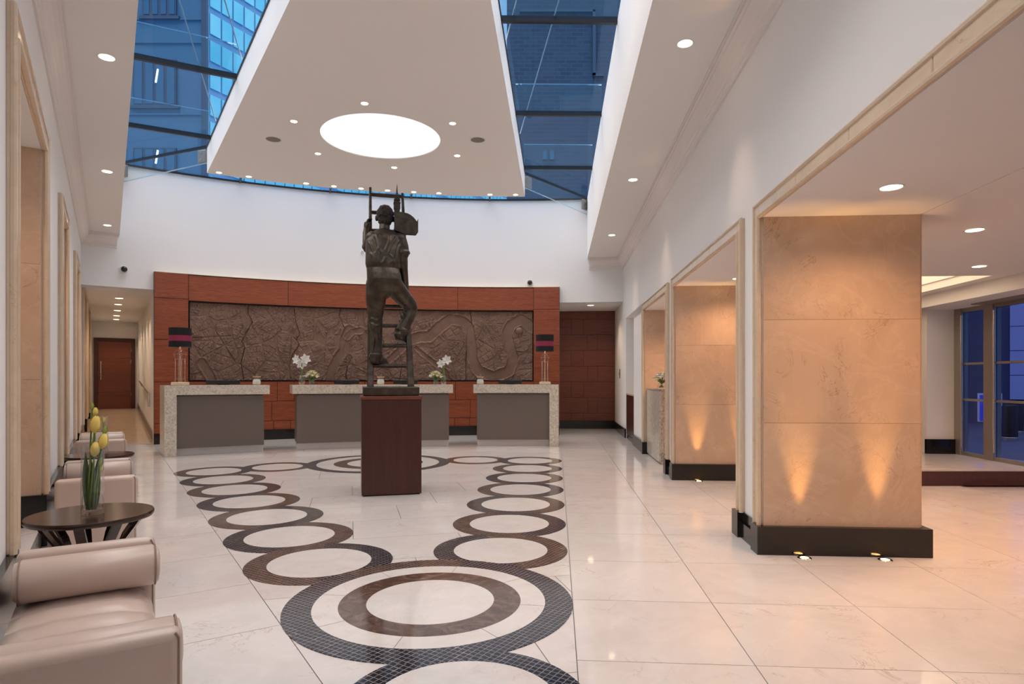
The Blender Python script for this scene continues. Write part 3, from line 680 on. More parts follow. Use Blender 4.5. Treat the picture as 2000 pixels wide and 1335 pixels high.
# glass fins standing above the joints, corner fins hanging below, steel clamps
for t_ in jl[1:]:
    MB().bar([(*L.p(EL_, t_ + .02), ZG + .24), (*L.p(SL, t_ - .10), ZG + .24)], .014, .42).obj('glass_fin', 'fin_glass', wg); MB().bar([(*L.p(EL_, t_ + .02), ZG + .45), (*L.p(SL, t_ - .10), ZG + .45)], .02, .012).obj('fin_edge', 'fin_edge', wg)
for t_ in jr[1:]:
    MB().bar([(*R.p(SR, t_), ZG + .24), (*R.p(ER_, t_ + .12), ZG + .24)], .014, .42).obj('glass_fin', 'fin_glass', wg); MB().bar([(*R.p(SR, t_), ZG + .45), (*R.p(ER_, t_ + .12), ZG + .45)], .02, .012).obj('fin_edge', 'fin_edge', wg)
def corner_fin(p, q, pz, qz):
    MB().add([(*p, ZG - .03), (*q, ZG - .03), (*q, qz), (*p, pz)] , [(0, 1, 2, 3)]).obj('corner_fin', 'fin_glass', wg)
    d = Vector((q[0] - p[0], q[1] - p[1], 0)).normalized()
    MB().bar([(p[0], p[1], pz), (q[0], q[1], qz)], .014, .014).obj('fin_edge', 'fin_edge', wg)
    for pt, sg in ((p, 1), (q, -1)):
        c_ = Vector((pt[0], pt[1], ZG - .16)) + d * sg * .11; n_ = Vector((-d.y, d.x, 0))
        MB().bar([c_ - d * .09, c_ + d * .09], .05, .22).obj('clamp', 'aluminium', wg, bevel=.008)
        for k_ in (-.06, .06): MB().tube([c_ + Vector((0, 0, k_)) - n_ * .034, c_ + Vector((0, 0, k_)) + n_ * .034], .014, 8).obj('bolt', 'steel', wg)
corner_fin(P(SRad, ph_sl), L.p(EL_, tl - .02), ZG - .28, ZG - .36); corner_fin(P(SRad, ph_sr), R.p(ER_, tr - .02), ZG - .28, ZG - .36)
for p, q in (((-3.4, 6.2), (-4.739, 10.052)), ((-2.95, 6.2), (-3.491, 8.12)), ((.12, 6.4), (-.069, 7.658)), ((.58, 6.2), (.138, 10.585))):
    MB().tube([(*p, ZG + .06), (*q, ZG + .06)], .008, 6).obj('tie_rod', 'white_metal', wg)

# =================================================================== RIGHT AISLE
mb = MB(); ZA = TOPR
mb.fbox(R, PD + .012, 2.95, 0.1, 9.6, ZA + .002, ZA + .1); mb.fbox(R, 2.95, 4.9, 0.1, 7.45, ZA + .002, ZA + .1); mb.fbox(R, 4.9, 5.12, 0.1, 9.6, ZA + .002, ZA + .1); mb.fbox(R, 2.95, 4.9, 9.45, 9.6, ZA + .002, ZA + .1)
for a, b_ in (((2.95, 7.45), (4.9, 7.47)), ((2.95, 9.43), (4.9, 9.45)), ((2.95, 7.45), (2.97, 9.45)), ((4.88, 7.45), (4.9, 9.45))): mb.fbox(R, a[0], b_[0], a[1], b_[1], ZA + .1, ZA + .34)
struct(mb.obj('ceiling_aisle', 'ceiling_paint', weld=False), 'ceiling of the side aisle behind the right hand piers')
struct(MB().fbox(R, 2.95, 4.9, 7.45, 9.45, ZA + .34, ZA + .36).obj('ceiling_coffer', 'coffer_emit'), 'lit ceiling coffer in the side aisle')
struct(MB().fbox(R, 5.09, 5.95, 0.1, 9.6, 2.25, ZA + .1).obj('ceiling_bulkhead', 'plaster'), 'white bulkhead over the glass entrance')
pl = thing('entrance_platform', 'raised marble platform with dark wooden riser before the glass entrance', 'platform', (*R.p(5.2, 8.6), 0))
MB().prism(ccw([(4.0, 7.42), (6.7, 7.42), R.p(5.95, 9.55), R.p(3.6, 9.55)]), .17, .192).obj('top', 'floor_marble', pl); 
MB().prism(ccw([(4.0, 7.40), (6.7, 7.40), R.p(5.95, 9.55), R.p(3.6, 9.55)]), .002, .17).obj('riser', 'plinth_wood', pl)
ew = sroot('wall_aisle_end', (*R.p(4, 9.65), 0)); ew['label'] = 'cherry wood panelled end wall of the side aisle'
MB().fbox(R, PD, 5.95, 9.62, 9.75, 0, 2.6).obj('backing', 'shadow_gap', ew)
for i in range(6):
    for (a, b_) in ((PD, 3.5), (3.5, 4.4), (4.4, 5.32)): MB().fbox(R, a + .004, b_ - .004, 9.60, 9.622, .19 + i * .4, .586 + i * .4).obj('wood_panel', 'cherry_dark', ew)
struct(MB().fbox(R, 5.30, 5.69, 9.42, 9.62, .19, 2.26).obj('wall_aisle_pillar', 'plaster'), 'white pillar beside the glass entrance')
struct(MB().fbox(R, 5.27, 5.69, 9.38, 9.42, .19, .40).obj('baseboard_aisle', 'black_granite'), 'black granite base of the white pillar')
struct(MB().fbox(R, PD + .2, 5.30, 9.56, 9.60, 0.0, .40).obj('baseboard_aisle', 'black_granite'), 'black granite base along the wooden aisle wall')
OF = 5.72
wf = sroot('window_2', (*R.p(OF, 8), .19)); wf['label'] = 'tall glazed entrance front with bronze metal frames'
posts = [(9.28, 9.42), (8.62, 8.80), (7.72, 7.9), (6.6, 6.78), (5.5, 5.68), (4.4, 4.58), (3.3, 3.48), (2.2, 2.38), (1.1, 1.28), (0.1, .18)]
for a, b_ in posts: MB().fbox(R, OF - .05, OF + .06, a, b_, .19, 2.26).obj('post', 'aluminium', wf, bevel=.005)
for i in range(len(posts) - 1):
    a, b_ = posts[i + 1][1], posts[i][0]
    MB().fbox(R, OF - .006, OF + .006, a, b_, .23, 2.2).obj('pane', 'door_glass', wf)
    for z0, z1 in ((.19, .24), (.955, .985), (1.455, 1.485), (2.19, 2.26)): MB().fbox(R, OF - .03, OF + .03, a, b_, z0, z1).obj('rail', 'aluminium', wf)
    MB().tube([(*R.p(OF - .05, b_ - .03), .3), (*R.p(OF - .05, b_ - .03), 2.15)], .014, 8).obj('pull_bar', 'steel', wf, smooth='auto')
MB().fbox(R, 5.45, 5.66, 5.0, 8.7, 2.235, 2.252).obj('air_grille', 'speaker_grille', wf)
# street outside the entrance
struct(MB().prism([(6.4, -2), (20, -2), (20, 24), (6.4, 24)], -.05, .12).obj('floor_street', 'street_paving'), 'dark paving outside the entrance')
sw = sroot('wall_street', (12, 15, .1)); sw['label'] = 'blue lit stone wall across the street'
MB().prism(ccw([(7.5, 19.2), (20, 11.5), (20.3, 12), (7.8, 19.7)]), .1, 7).obj('wall', 'street_wall', sw)
dv = Vector((12.5, -7.7, 0)).normalized()
for i in range(5):
    for j in range(6):
        p = Vector((7.5, 19.2, 0)) + dv * (6.08 + i * 1.1) - Vector((.33, .53, 0)) * .06; q = p + dv * 1.08
        MB().prism(ccw([(p.x, p.y), (q.x, q.y), (q.x + .03, q.y + .04), (p.x + .03, p.y + .04)]), .75 + j * .62, .75 + j * .62 + .605).obj('stone_panel', 'street_panel', sw)
bo = thing('bollard', 'thicker dark street bollard outside the glass entrance', 'bollard', (9.35, 11.81, .12), 'bollards outside')
MB().lathe((9.35, 11.81, .12), [(.125, 0), (.125, .62), (.115, .65), (0, .66)], 20).obj('shaft', 'dark_metal', bo, smooth='auto'); MB().lathe((9.35, 11.81, .12), [(.132, 0), (.132, .05), (.12, .06)], 20).obj('collar', 'aluminium', bo)
b2 = copy_tree(bo, None, (1.24, 1.4, 0)); b2['label'] = 'farther dark street bollard outside the glass entrance'
ps = thing('street_poster', 'blue lit poster case outside the entrance glass', 'poster', (9.2, 12.4, .42))
dq = (.25, -.10)
MB().prism(ccw([(9.2, 12.4), (9.55, 12.25), (9.58, 12.32), (9.23, 12.47)]), .42, .98).obj('case', 'poster_frame', ps); MB().prism(ccw([(9.215, 12.385), (9.53, 12.25), (9.535, 12.26), (9.22, 12.395)]), .45, .95).obj('poster', 'poster', ps)

# =================================================================== BUILDINGS SEEN THROUGH THE ROOF
def at(x, y, Y): return ((x - 1000) / FPX * Y, 1.25 + (741 - y) * Y / FPX)
bl = thing('slate_building', 'dark blue rendered building with barred windows seen through the roof on the left', 'building', (-15, 24, 3.5))
Yb = 24.0
xe, _ = at(402, 0, Yb); MB().prism([(-24, Yb), (xe, Yb), (xe - 2.4, Yb + 3), (-24, Yb + 3)], 4, 24).obj('wall', 'ext_wall', bl)
MB().prism([(xe - .15, Yb - .06), (xe + .05, Yb - .06), (xe + .05, Yb + .1), (xe - .15, Yb + .1)], 4, 24).obj('drainpipe', 'ext_frame', bl)
for (x0, x1, y0, y1) in ((280, 346, -60, 33), (262, 346, 118, 207), (262, 346, 290, 350)):
    a, z1 = at(x0, y0, Yb); c, z0 = at(x1, y1, Yb); w4 = (c - a) / 4
    MB().prism([(a - .12, Yb - .10), (c + .12, Yb - .10), (c + .12, Yb), (a - .12, Yb)], z0 - .12, z0).obj('sill', 'ext_frame', bl)
    for i in range(4):
        f = MB().prism([(a + i * w4, Yb - .07), (a + (i + 1) * w4, Yb - .07), (a + (i + 1) * w4, Yb), (a + i * w4, Yb)], z0, z1).obj('window', 'ext_frame', bl)
        MB().prism([(a + i * w4 + .06, Yb - .085), (a + (i + 1) * w4 - .06, Yb - .085), (a + (i + 1) * w4 - .06, Yb - .07), (a + i * w4 + .06, Yb - .07)], z0 + .06, z1 - .06).obj('pane', 'ext_pane', f)
    xm, zm = at(307, (y0 + y1) / 2 - 12, Yb)
    MB().tube([(xm, Yb - .10, zm - .25), (xm + .08, Yb - .10, zm + .25)], .03, 6).obj('tube_lamp', 'tube_light', bl)
for y_ in (40, 85, 225): MB().prism([(-24, Yb - .05), (xe, Yb - .05), (xe, Yb), (-24, Yb)], at(0, y_, Yb)[1], at(0, y_ - 3, Yb)[1]).obj('string_course', 'ext_wall', bl)
br = thing('brick_building', 'dark brick building seen through the roof on the right', 'building', (5, 24, 3.5))
xa, _ = at(990, 0, 24); MB().prism([(xa, 24), (16, 24), (16, 27), (xa, 27)], 4, 24).obj('wall', 'ext_brick', br)
for (x0, y0, x1, y1) in ((1015, 22, 1162, 26), (1157, 22, 1163, 150), (1157, 145, 1178, 151)):
    a, z1 = at(x0, y0, 24); c, z0 = at(x1, y1, 24); MB().prism([(a, 23.88), (c, 23.88), (c, 24), (a, 24)], z0, z1).obj('drainpipe', 'ext_frame', br)
for (x0, y0, x1, y1) in ((1060, 295, 1068, 312), (1074, 295, 1082, 312)):
    a, z1 = at(x0, y0, 24); c, z0 = at(x1, y1, 24); MB().prism([(a, 23.95), (c, 23.95), (c, 24), (a, 24)], z0, z1).obj('window', 'ext_pane', br)
of = thing('glass_office_tower', 'bright cyan glazed office block seen between the darker buildings', 'building', (-15, 88, 0))
A0 = Vector((-29.5, 60, 0)); DV = Vector((29.5, 56, 0)); LEN = DV.length; DV.normalize(); NV = Vector((DV.y, -DV.x, 0))
q = A0 - DV * 3; e = A0 + DV * (LEN + 6); bk_ = -NV * 8
MB().prism(ccw([(q.x, q.y), (e.x, e.y), (e.x + bk_.x, e.y + bk_.y), (q.x + bk_.x, q.y + bk_.y)]), 0, 62).obj('wall', 'office_frame', of)
CW, FH = 1.32, 2.62; proto = None; rest = MB()
def win_box(mb, s0, z0): 
    p = A0 + DV * (s0 + .09) ; q = A0 + DV * (s0 + CW - .09)
    return mb.prism(ccw([(p.x, p.y), (q.x, q.y), (q.x + NV.x * .08, q.y + NV.y * .08), (p.x + NV.x * .08, p.y + NV.y * .08)]), z0 + .55, z0 + FH - .08)
cnt = 0
for i in range(48):
    for j in range(5, 17):
        s0, z0 = i * CW - 2, j * FH
        if i < 22:
            if proto is None: proto = win_box(MB(), s0, z0).obj('window', 'office_pane', of); pl0 = (s0, z0)
            else:
                c = proto.copy(); COL.objects.link(c); c.parent = of; c.location = Vector(proto.location) + DV * (s0 - pl0[0]) + Vector((0, 0, z0 - pl0[1]))
        else: win_box(rest, s0, z0)
ro = rest.obj('far_windows', 'office_pane', of); ro['kind'] = 'stuff'

# =================================================================== RECEPTION DESKS
def desk(a0, a1, pa0, pa1, leg, label):
    am = (a0 + a1) / 2
    d = thing('reception_desk', label, 'desk', (*P(10.75, am), 0), 'reception desks')
    MB().arc(10.36, 11.10, pa0, pa1, .12, .975).obj('front_panel', 'taupe', d, smooth='auto'); MB().arc(10.38, 11.05, pa0 - .12, pa1 + .12, .975, 1.0).obj('shadow_gap', 'taupe', d)
    MB().arc(10.42, 11.06, pa0 - .05, pa1 + .05, 0.001, .12).obj('kick_plate', 'kick_metal', d, smooth='auto')
    if leg: MB().arc(10.30, 11.20, leg[0], leg[1], 0.001, 1.155, 2).obj('stone_leg', 'granite', d); 
    if leg and leg[0] > 10: a0 = leg[1]
    if leg and leg[0] < 10: a1 = leg[0]
    MB().arc(10.30, 11.20, a0, a1, 1.0, 1.155).obj('worktop', 'granite', d, smooth='auto')
    return d
desk(33.28, 24.37, 32.3, 24.87, (33.28, 32.3), 'reception desk with stone leg at its left end, below the left lamp')
desk(22.31, 6.42, 21.88, 6.84, None, 'long middle reception desk without stone legs behind the statue')
desk(4.29, -4.59, 3.91, -3.63, (-3.63, -4.59), 'reception desk with stone leg at its right end, below the right lamp')
ZD = 1.1555
def lamp(phi, r, label):
    x, y = P(r, phi); c = (x, y, ZD); t = thing('table_lamp', label, 'lamp', c, 'reception table lamps')
    MB().prism([(x - .105, y - .105), (x + .105, y - .105), (x + .105, y + .105), (x - .105, y + .105)], ZD, ZD + .055).obj('foot', 'trim_marble', t, bevel=.012)
    MB().lathe((x, y, ZD + .055), [(.018, 0), (.03, .02), (.016, .05), (.022, .08), (.018, .10), (.018, .42), (.026, .44), (.02, .50), (.026, .53), (.012, .56), (.012, .60)], 14).obj('stem', 'clear_glass', t, smooth=True)
    for zz, rr in ((.095, .07), (.425, .07), (.505, .085)): MB().lathe((x, y, ZD + zz), [(rr, 0), (rr + .004, .012), (rr, .024), (.02, .024), (.02, 0), (rr, 0)], 18, cap=False).obj('collar', 'clear_glass', t, smooth='auto')
    for k in range(4):
        a = math.pi / 4 + k * math.pi / 2; u, v = math.cos(a), math.sin(a)
        pr = [(.082, .055), (.076, .12), (.076, .45), (.100, .52), (.06, .575), (.02, .59)]
        MB().tube([(x + u * q, y + v * q, ZD + z_) for q, z_ in pr], .006, 6).obj('rod', 'clear_glass', t, smooth=True)
        MB().tube([(x + u * q * .98, y + v * q * .98, ZD + z_) for q, z_ in pr[:3]], .0028, 5).obj('rod_core', 'steel', t, smooth=True)
    MB().tube([(x, y, ZD + .06), (x, y, ZD + .66)], .007, 8).obj('rod_core', 'brass', t, smooth=True)
    MB().lathe((x, y, ZD + .60), [(.016, 0), (.022, .02), (.014, .05)], 12).obj('socket', 'brass', t, smooth=True)
    sh = MB(); n = 40
    def ringz(z0, z1, m_, nm):
        return MB().lathe((x, y, ZD), [(.165, z0), (.172, z0), (.172 - .004 * (z1 - z0), z1), (.165, z1), (.165, z0)], 40, cap=False).obj(nm, m_, t, smooth='auto')
    s_ = ringz(.635, .735, 'shade_black', 'lamp_shade'); ringz(.735, .83, 'shade_crimson', 'shade_band'); ringz(.83, .955, 'shade_black', 'lamp_shade')
    MB().ell((x, y, ZD + .74), (.03, .03, .045), 12, 8).obj('bulb', 'lamp_emit', t, smooth=True)
    ld = bpy.data.lights.new('lamp_light', 'POINT'); ld.energy = 6; ld.color = (1, .7, .4); ld.shadow_soft_size = .04
    lo = bpy.data.objects.new('lamp_light', ld); COL.objects.link(lo); lo.location = (x, y, ZD + .80); attach(lo, t)
lamp(31.9, 10.6, 'glass table lamp with striped shade on the left desk'); lamp(-3.15, 10.6, 'glass table lamp with striped shade on the right desk')
def jar(phi, label):
    x, y = P(10.55, phi); t = thing('candle_jar', label, 'jar', (x, y, ZD), 'candle jars on the desks')
    MB().lathe((x, y, ZD), [(.05, 0), (.068, .02), (.072, .06), (.06, .10), (.05, .115), (.05, .135), (.047, .135), (.047, .115), (.056, .10), (.068, .06), (.064, .022), (0, .006)], 20).obj('glass', 'clear_glass', t, smooth=True)
    MB().lathe((x, y, ZD), [(.045, .008), (.062, .024), (.066, .06), (.054, .10), (.03, .108), (0, .11)], 18).obj('wax', 'wax', t, smooth=True)
    MB().lathe((x, y, ZD), [(.066, .136), (.068, .144), (.066, .152), (0, .152)], 20).obj('lid', 'cork', t, smooth='auto')
    MB().tube([(x - .008, y, ZD + .152), (x - .012, y, ZD + .175), (x + .012, y, ZD + .195), (x + .026, y, ZD + .185), (x + .008, y, ZD + .152)], .003, 6).obj('cord', 'cork', t, smooth=True)
jar(25.46, 'white candle jar with cork lid on the left desk'); jar(13.75, 'white candle jar with cork lid on the middle desk behind the ladder'); jar(3.58, 'white candle jar with cork lid on the right desk')
for phi, hw, lb in ((28.2, 1.45, 'black monitor on the left reception desk'), (17.0, 1.22, 'black monitor on the middle desk left of the statue'), (11.2, 1.22, 'black monitor on the middle desk behind the ladder'), (.42, 1.18, 'black monitor on the right reception desk')):
    x, y = P(11.05, phi); t = thing('monitor', lb, 'monitor', (x, y, ZD), 'desk monitors')
    MB().arc(11.03, 11.06, phi + hw, phi - hw, ZD + .012, ZD + .085, 2).obj('screen', 'screen_black', t, bevel=.004); MB().arc(10.99, 11.10, phi + hw * .35, phi - hw * .35, ZD, ZD + .012, 2).obj('stand', 'dark_metal', t)
# ---- flowers
def petal(mb, c, d, up, ln, wd, curl=.25, m=6):
    d = Vector(d).normalized(); s_ = d.cross(Vector(up)).normalized(); n_ = s_.cross(d).normalized(); vs_ = []
    for i in range(m + 1):
        u = i / m; wv = wd * math.sin(math.pi * (u * .86 + .10)) ** .8 if i < m else 0.002; p = Vector(c) + d * ln * u + n_ * curl * ln * u * u
        vs_ += [p - s_ * wv / 2 + n_ * wv * .18, p - n_ * wv * .02, p + s_ * wv / 2 + n_ * wv * .18]
    fs = []
    for i in range(m):
        for j in range(2): fs.append((3 * i + j, 3 * i + j + 1, 3 * i + 4 + j, 3 * i + 3 + j))
    mb.add(vs_, fs)
def bloom(mb, c, ax, size):
    ax = Vector(ax).normalized(); a = ax.cross(Vector((.3, .2, 1))).normalized(); b_ = ax.cross(a)
    for k in range(6):
        t_ = math.pi / 3 * k; rad = a * math.cos(t_) + b_ * math.sin(t_); petal(mb, Vector(c) - ax * size * .35, rad * .8 + ax * (.62 if k % 2 else .75), ax, size, size * .62, -.28)
def vase_round(x, y, z, s, label):
    t = tag(MB().lathe((x, y, z), [(.03 * s, 0), (.05 * s, .02 * s), (.06 * s, .07 * s), (.052 * s, .13 * s), (.036 * s, .17 * s), (.033 * s, .17 * s), (.049 * s, .13 * s), (.057 * s, .07 * s), (.046 * s, .022 * s), (0, .012 * s)], 24).obj('glass_vase', 'clear_glass', smooth=True), label, 'vase', 'glass vases on the desks'); return t
def amaryllis(phi, r, label, vlabel, axes, lean):
    x, y = P(r, phi); vase_round(x, y, ZD, 1.0, vlabel); t = thing('amaryllis', label, 'flower', (x, y, ZD + .016), 'white amaryllis on the desks')
    top_ = Vector((x + lean, y, ZD + .40)); MB().tube([(x, y, ZD + .018), (x + lean * .4, y, ZD + .2), top_], [.015, .0145, .013], 8).obj('stem', 'stem_green', t, smooth=True)
    for ax, dx, dz, s_ in axes:
        mb = MB(); bloom(mb, top_ + Vector((dx, -.03, dz)), ax, s_); o = mb.obj('blossom', 'petal_white', t, smooth=True)
        c = top_ + Vector((dx, -.03, dz)) + Vector(ax).normalized() * s_ * .1; MB().ell(c, .013, 8, 6).obj('centre', 'petal_cream', o, smooth=True)
amaryllis(21.35, 10.6, 'white amaryllis with three blossoms on the middle desk, left of the statue', 'small round glass vase holding the three-blossom amaryllis', [((-.5, -1, .15), -.09, .06, .105), ((.55, -1, .2), .075, .065, .11), ((.05, -1, -.35), 0, -.02, .11)], 0.0)
amaryllis(7.38, 10.6, 'white amaryllis with two blossoms on the middle desk, right of the statue', 'small round glass vase holding the two-blossom amaryllis', [((-.4, -1, .0), -.055, .0, .10), ((.35, -1, .25), .055, .07, .11)], .01)
def bouquet(x, y, z, rad, hgt, n, label, vlabel, m1, m2, cat_group):
    v = tag(MB().lathe((x, y, z), [(.05, 0), (.055, .005), (.055, hgt * .62), (.052, hgt * .62), (.052, .008), (0, .007)], 24).obj('glass_vase', 'clear_glass', smooth='auto'), vlabel, 'vase', 'glass vases on the desks')
    t = thing('bouquet', label, 'flowers', (x, y, z + .008), cat_group); rg = random.Random(int(x * 100))
    for k in range(n):
        th = rg.random() * 6.28; q = math.sqrt((k + .5) / n); hx, hy = rad * q * math.cos(2.4 * k), rad * q * math.sin(2.4 * k); hz = z + hgt + rad * 1.0 * (1 - q * q) - rad * .1
        MB().tube([(x - hx * .35, y - hy * .35, z + .012), (x + hx * .15, y + hy * .15, z + hgt * .6), (x + hx, y + hy, hz)], .0045, 5).obj('stem', 'stem_green', t, smooth=True)
        mb = MB(); s_ = rad * .50
        for i in range(5):
            a = i * 1.257 + k; petal(mb, (x + hx, y + hy, hz - s_ * .3), (math.cos(a) + hx * 4, math.sin(a) + hy * 4, 1.0), (0, 0, 1), s_ * 1.25, s_ * 1.0, -.3, 4)
        mb.ell((x + hx, y + hy, hz), s_ * .42, 8, 6); mb.obj('blossom', m1 if k % 3 else m2, t, smooth=True)
    for k in range(5):
        a = k * 1.3; mb = MB(); petal(mb, (x + .02 * math.cos(a), y + .02 * math.sin(a), z + hgt * .6), (math.cos(a), math.sin(a), .9), (0, 0, 1), rad * 1.0, rad * .35, -.2, 5); mb.obj('leaf', 'leaf_green', t, smooth=True)
x, y = P(10.47, 20.45); bouquet(x, y, ZD, .105, .15, 15, 'low cream bouquet beside the three-blossom amaryllis', 'low cylinder vase of the bouquet left of the statue', 'petal_cream', 'petal_white', 'cream bouquets on the desks')
x, y = P(10.47, 8.20); bouquet(x, y, ZD, .105, .15, 15, 'low cream bouquet beside the two-blossom amaryllis', 'low cylinder vase of the bouquet right of the statue', 'petal_cream', 'petal_white', 'cream bouquets on the desks')
# ---- concierge stand in the third opening
cs = thing('concierge_stand', 'tall veined stone stand inside the third opening of the right wall', 'stand', (*R.p(1.75, 10.1), 0))
MB().fbox(R, 1.535, 2.12, 9.38, 10.72, 0.001, 1.085).obj('stone_body', 'desk_stone', cs, bevel=.004); MB().fbox(R, 1.52, 2.14, 9.36, 10.74, 1.085, 1.115).obj('stone_top', 'desk_stone', cs, bevel=.003)
MB().fbox(R, 1.515, 1.535, 9.40, 9.80, .03, 1.08).obj('side_slab', 'granite', cs); MB().fbox(R, 1.515, 1.535, 9.81, 10.70, .03, 1.08).obj('side_slab', 'granite', cs)
x, y = R.p(1.63, 9.92); bouquet(x, y, 1.116, .11, .13, 14, 'round white bouquet on the concierge stand', 'low glass vase on the concierge stand', 'petal_white', 'petal_cream', None)

# =================================================================== PLINTH AND STATUE
pc = (-1.37, 7.075)
def bp(x, y, z): return (pc[0] + x * B.n[0] + y * B.d[0], pc[1] + x * B.n[1] + y * B.d[1], z)
plh = thing('statue_plinth', 'tall dark red wooden plinth under the bronze statue', 'plinth', (*pc, 0))
c0 = B.ot(*pc)
def bbox(mb, x0, x1, y0, y1, z0, z1): return mb.fbox(B, c0[0] + x0, c0[0] + x1, c0[1] + y0, c0[1] + y1, z0, z1)
bbox(MB(), -.318, .318, -.30, .30, .012, 1.035).obj('body', 'plinth_wood', plh, bevel=.004); bbox(MB(), -.328, .328, -.31, .31, 1.035, 1.072).obj('cap', 'cherry_dark', plh, bevel=.004)
bbox(MB(), -.300, .300, -.285, .285, 0.001, .012).obj('foot', 'shadow_gap', plh)
st = thing('bronze_statue', 'bronze statue of a man climbing a ladder with a hod on his shoulder', 'statue', (*pc, 1.073))
SZ = 1.173
bbox(MB(), -.30, .30, -.27, .28, 1.073, SZ).obj('base_block', 'bronze', st, bevel=.012, seg=3)
def lad(u, z):      # u: -1 left rail, +1 right rail
    k = (z - SZ) / 2.35
    xl = -.222 + (-.205 + .222) * k; xr = .218 + (.172 - .218) * k
    return bp(xl + (xr - xl) * (u + 1) / 2, -.13 + .62 * k, z)
for u, zt in ((-1, 3.545), (1, 3.50)):
    mb = MB(); n = 10
    pth = [Vector(lad(u, SZ - .004 + (zt - SZ + .004) * i / n)) for i in range(n + 1)]; vs_ = []; ax = Vector(bp(1, 0, 0)) - Vector(bp(0, 0, 0)); ay = Vector(bp(0, 1, 0)) - Vector(bp(0, 0, 0))
    for i, q in enumerate(pth):
        w_ = .072 * (1 - i / n) + .030 * (i / n); d_ = .05 * (1 - i / n) + .03 * (i / n)
        for a, b_ in ((-1, -1), (1, -1), (1, 1), (-1, 1)): vs_.append(q + ax * a * w_ / 2 + ay * b_ * d_ / 2)
    fs = [(4 * i + k, 4 * i + (k + 1) % 4, 4 * i + 4 + (k + 1) % 4, 4 * i + 4 + k) for i in range(n) for k in range(4)] + [(3, 2, 1, 0), tuple(4 * n + k for k in range(4))]
    mb.add(vs_, fs).obj('ladder_rail', 'bronze', st, bevel=.008)
for i in range(10):
    z = 1.405 + i * .2275
    MB().tube([lad(-1.0, z), lad(-.4, z), lad(.4, z), lad(1.0, z)], [.021, .024, .023, .020], 10).obj('rung', 'bronze', st, smooth='auto')
# ---- the figure: one continuous skin from overlapping volumes
fg = MB()
def loft(sections, n=22):
    """sections: (cx, cy, z, rx, ry, tilt)"""
    vs_ = []; m_ = len(sections)
    for (cx, cy, z, rx, ry) in sections:
        for k in range(n): a = 2 * math.pi * k / n; vs_.append(bp(cx + rx * math.cos(a), cy + ry * math.sin(a), z))
    fs = [(i * n + k, i * n + (k + 1) % n, (i + 1) * n + (k + 1) % n, (i + 1) * n + k) for i in range(m_ - 1) for k in range(n)] + [tuple(range(n))[::-1], tuple(range((m_ - 1) * n, m_ * n))]
    fg.add(vs_, fs)
def limb(pts, rads, n=14):
    P_ = [Vector(bp(*q)) for q in pts]; 
    fg.tube(P_, rads, n)
    for q, r_ in ((P_[0], rads[0]), (P_[-1], rads[-1])): fg.ell(q, r_ * .99, 14, 10)
# trousers
loft([(-.07, -.085, 2.15, .035, .03), (-.072, -.095, 2.18, .085, .07), (-.074, -.107, 2.22, .145, .105), (-.072, -.113, 2.28, .180, .132), (-.070, -.112, 2.35, .190, .138), (-.076, -.10, 2.42, .185, .130), (-.083, -.087, 2.468, .180, .120), (-.083, -.08, 2.50, .160, .10)])
limb([(-.155, -.10, 2.30), (-.162, -.075, 2.12), (-.165, -.045, 1.94), (-.160, -.055, 1.76), (-.158, -.075, 1.58), (-.158, -.08, 1.50)], [.118, .110, .080, .071, .068, .072])
limb([(.025, -.09, 2.30), (.12, -.01, 2.20), (.232, .075, 2.10), (.24, .09, 2.07)], [.112, .100, .082, .078])
limb([(.24, .09, 2.08), (.205, .06, 1.96), (.15, .02, 1.85), (.125, .005, 1.79)], [.080, .074, .070, .074])
# belt and shirt
loft([(-.083, -.083, 2.462, .181, .119), (-.083, -.082, 2.486, .180, .118)])
SHIRT = [(-.083, -.08, 2.490, .186, .124), (-.083, -.078, 2.53, .193, .130), (-.080, -.062, 2.62, .194, .127), (-.073, -.04, 2.70, .199, .126), (-.066, -.012, 2.79, .205, .124), (-.058, .012, 2.86, .192, .106), (-.055, .03, 2.905, .145, .085), (-.06, .045, 2.94, .085, .068)]
loft(SHIRT)
def back_y(x, z):
    zz = [q[2] for q in SHIRT]; f = lambda k: float(np.interp(z, zz, [q[k] for q in SHIRT])); cx, cy, rx, ry = f(0), f(1), f(3), f(4)
    return cy - ry * math.sqrt(max(0.02, 1 - ((x - cx) / rx) ** 2))
fg.ell(bp(-.195, .01, 2.832), .078); fg.ell(bp(.100, .01, 2.826), .080)
# neck and head
limb([(-.062, .045, 2.92), (-.058, .075, 3.01)], [.062, .058]); fg.ell(bp(-.052, .105, 3.105), (.088, .105, .118)); fg.ell(bp(-.055, .085, 3.045), (.072, .075, .07)); fg.ell(bp(-.05, .19, 3.06), (.045, .05, .065))
fg.ell(bp(-.148, .115, 3.085), (.014, .03, .036)); fg.ell(bp(.044, .115, 3.085), (.014, .03, .036)); fg.ell(bp(-.05, .235, 3.07), (.016, .025, .022))
# left arm reaching up the ladder: sleeve, elbow out, forearm up to the rail
limb([(-.195, .01, 2.825), (-.225, .075, 2.77), (-.232, .11, 2.745)], [.080, .074, .070]); limb([(-.235, .12, 2.75), (-.250, .20, 2.80), (-.258, .30, 2.95), (-.252, .335, 3.01)], [.054, .052, .040, .034])
# right arm hanging: sleeve, arm bending forward at the elbow
limb([(.100, .0, 2.82), (.130, -.015, 2.74), (.138, -.02, 2.675)], [.086, .076, .074]); limb([(.132, -.018, 2.72), (.140, -.02, 2.57), (.148, -.01, 2.48), (.158, .05, 2.36), (.155, .10, 2.28)], [.058, .055, .048, .042, .033])
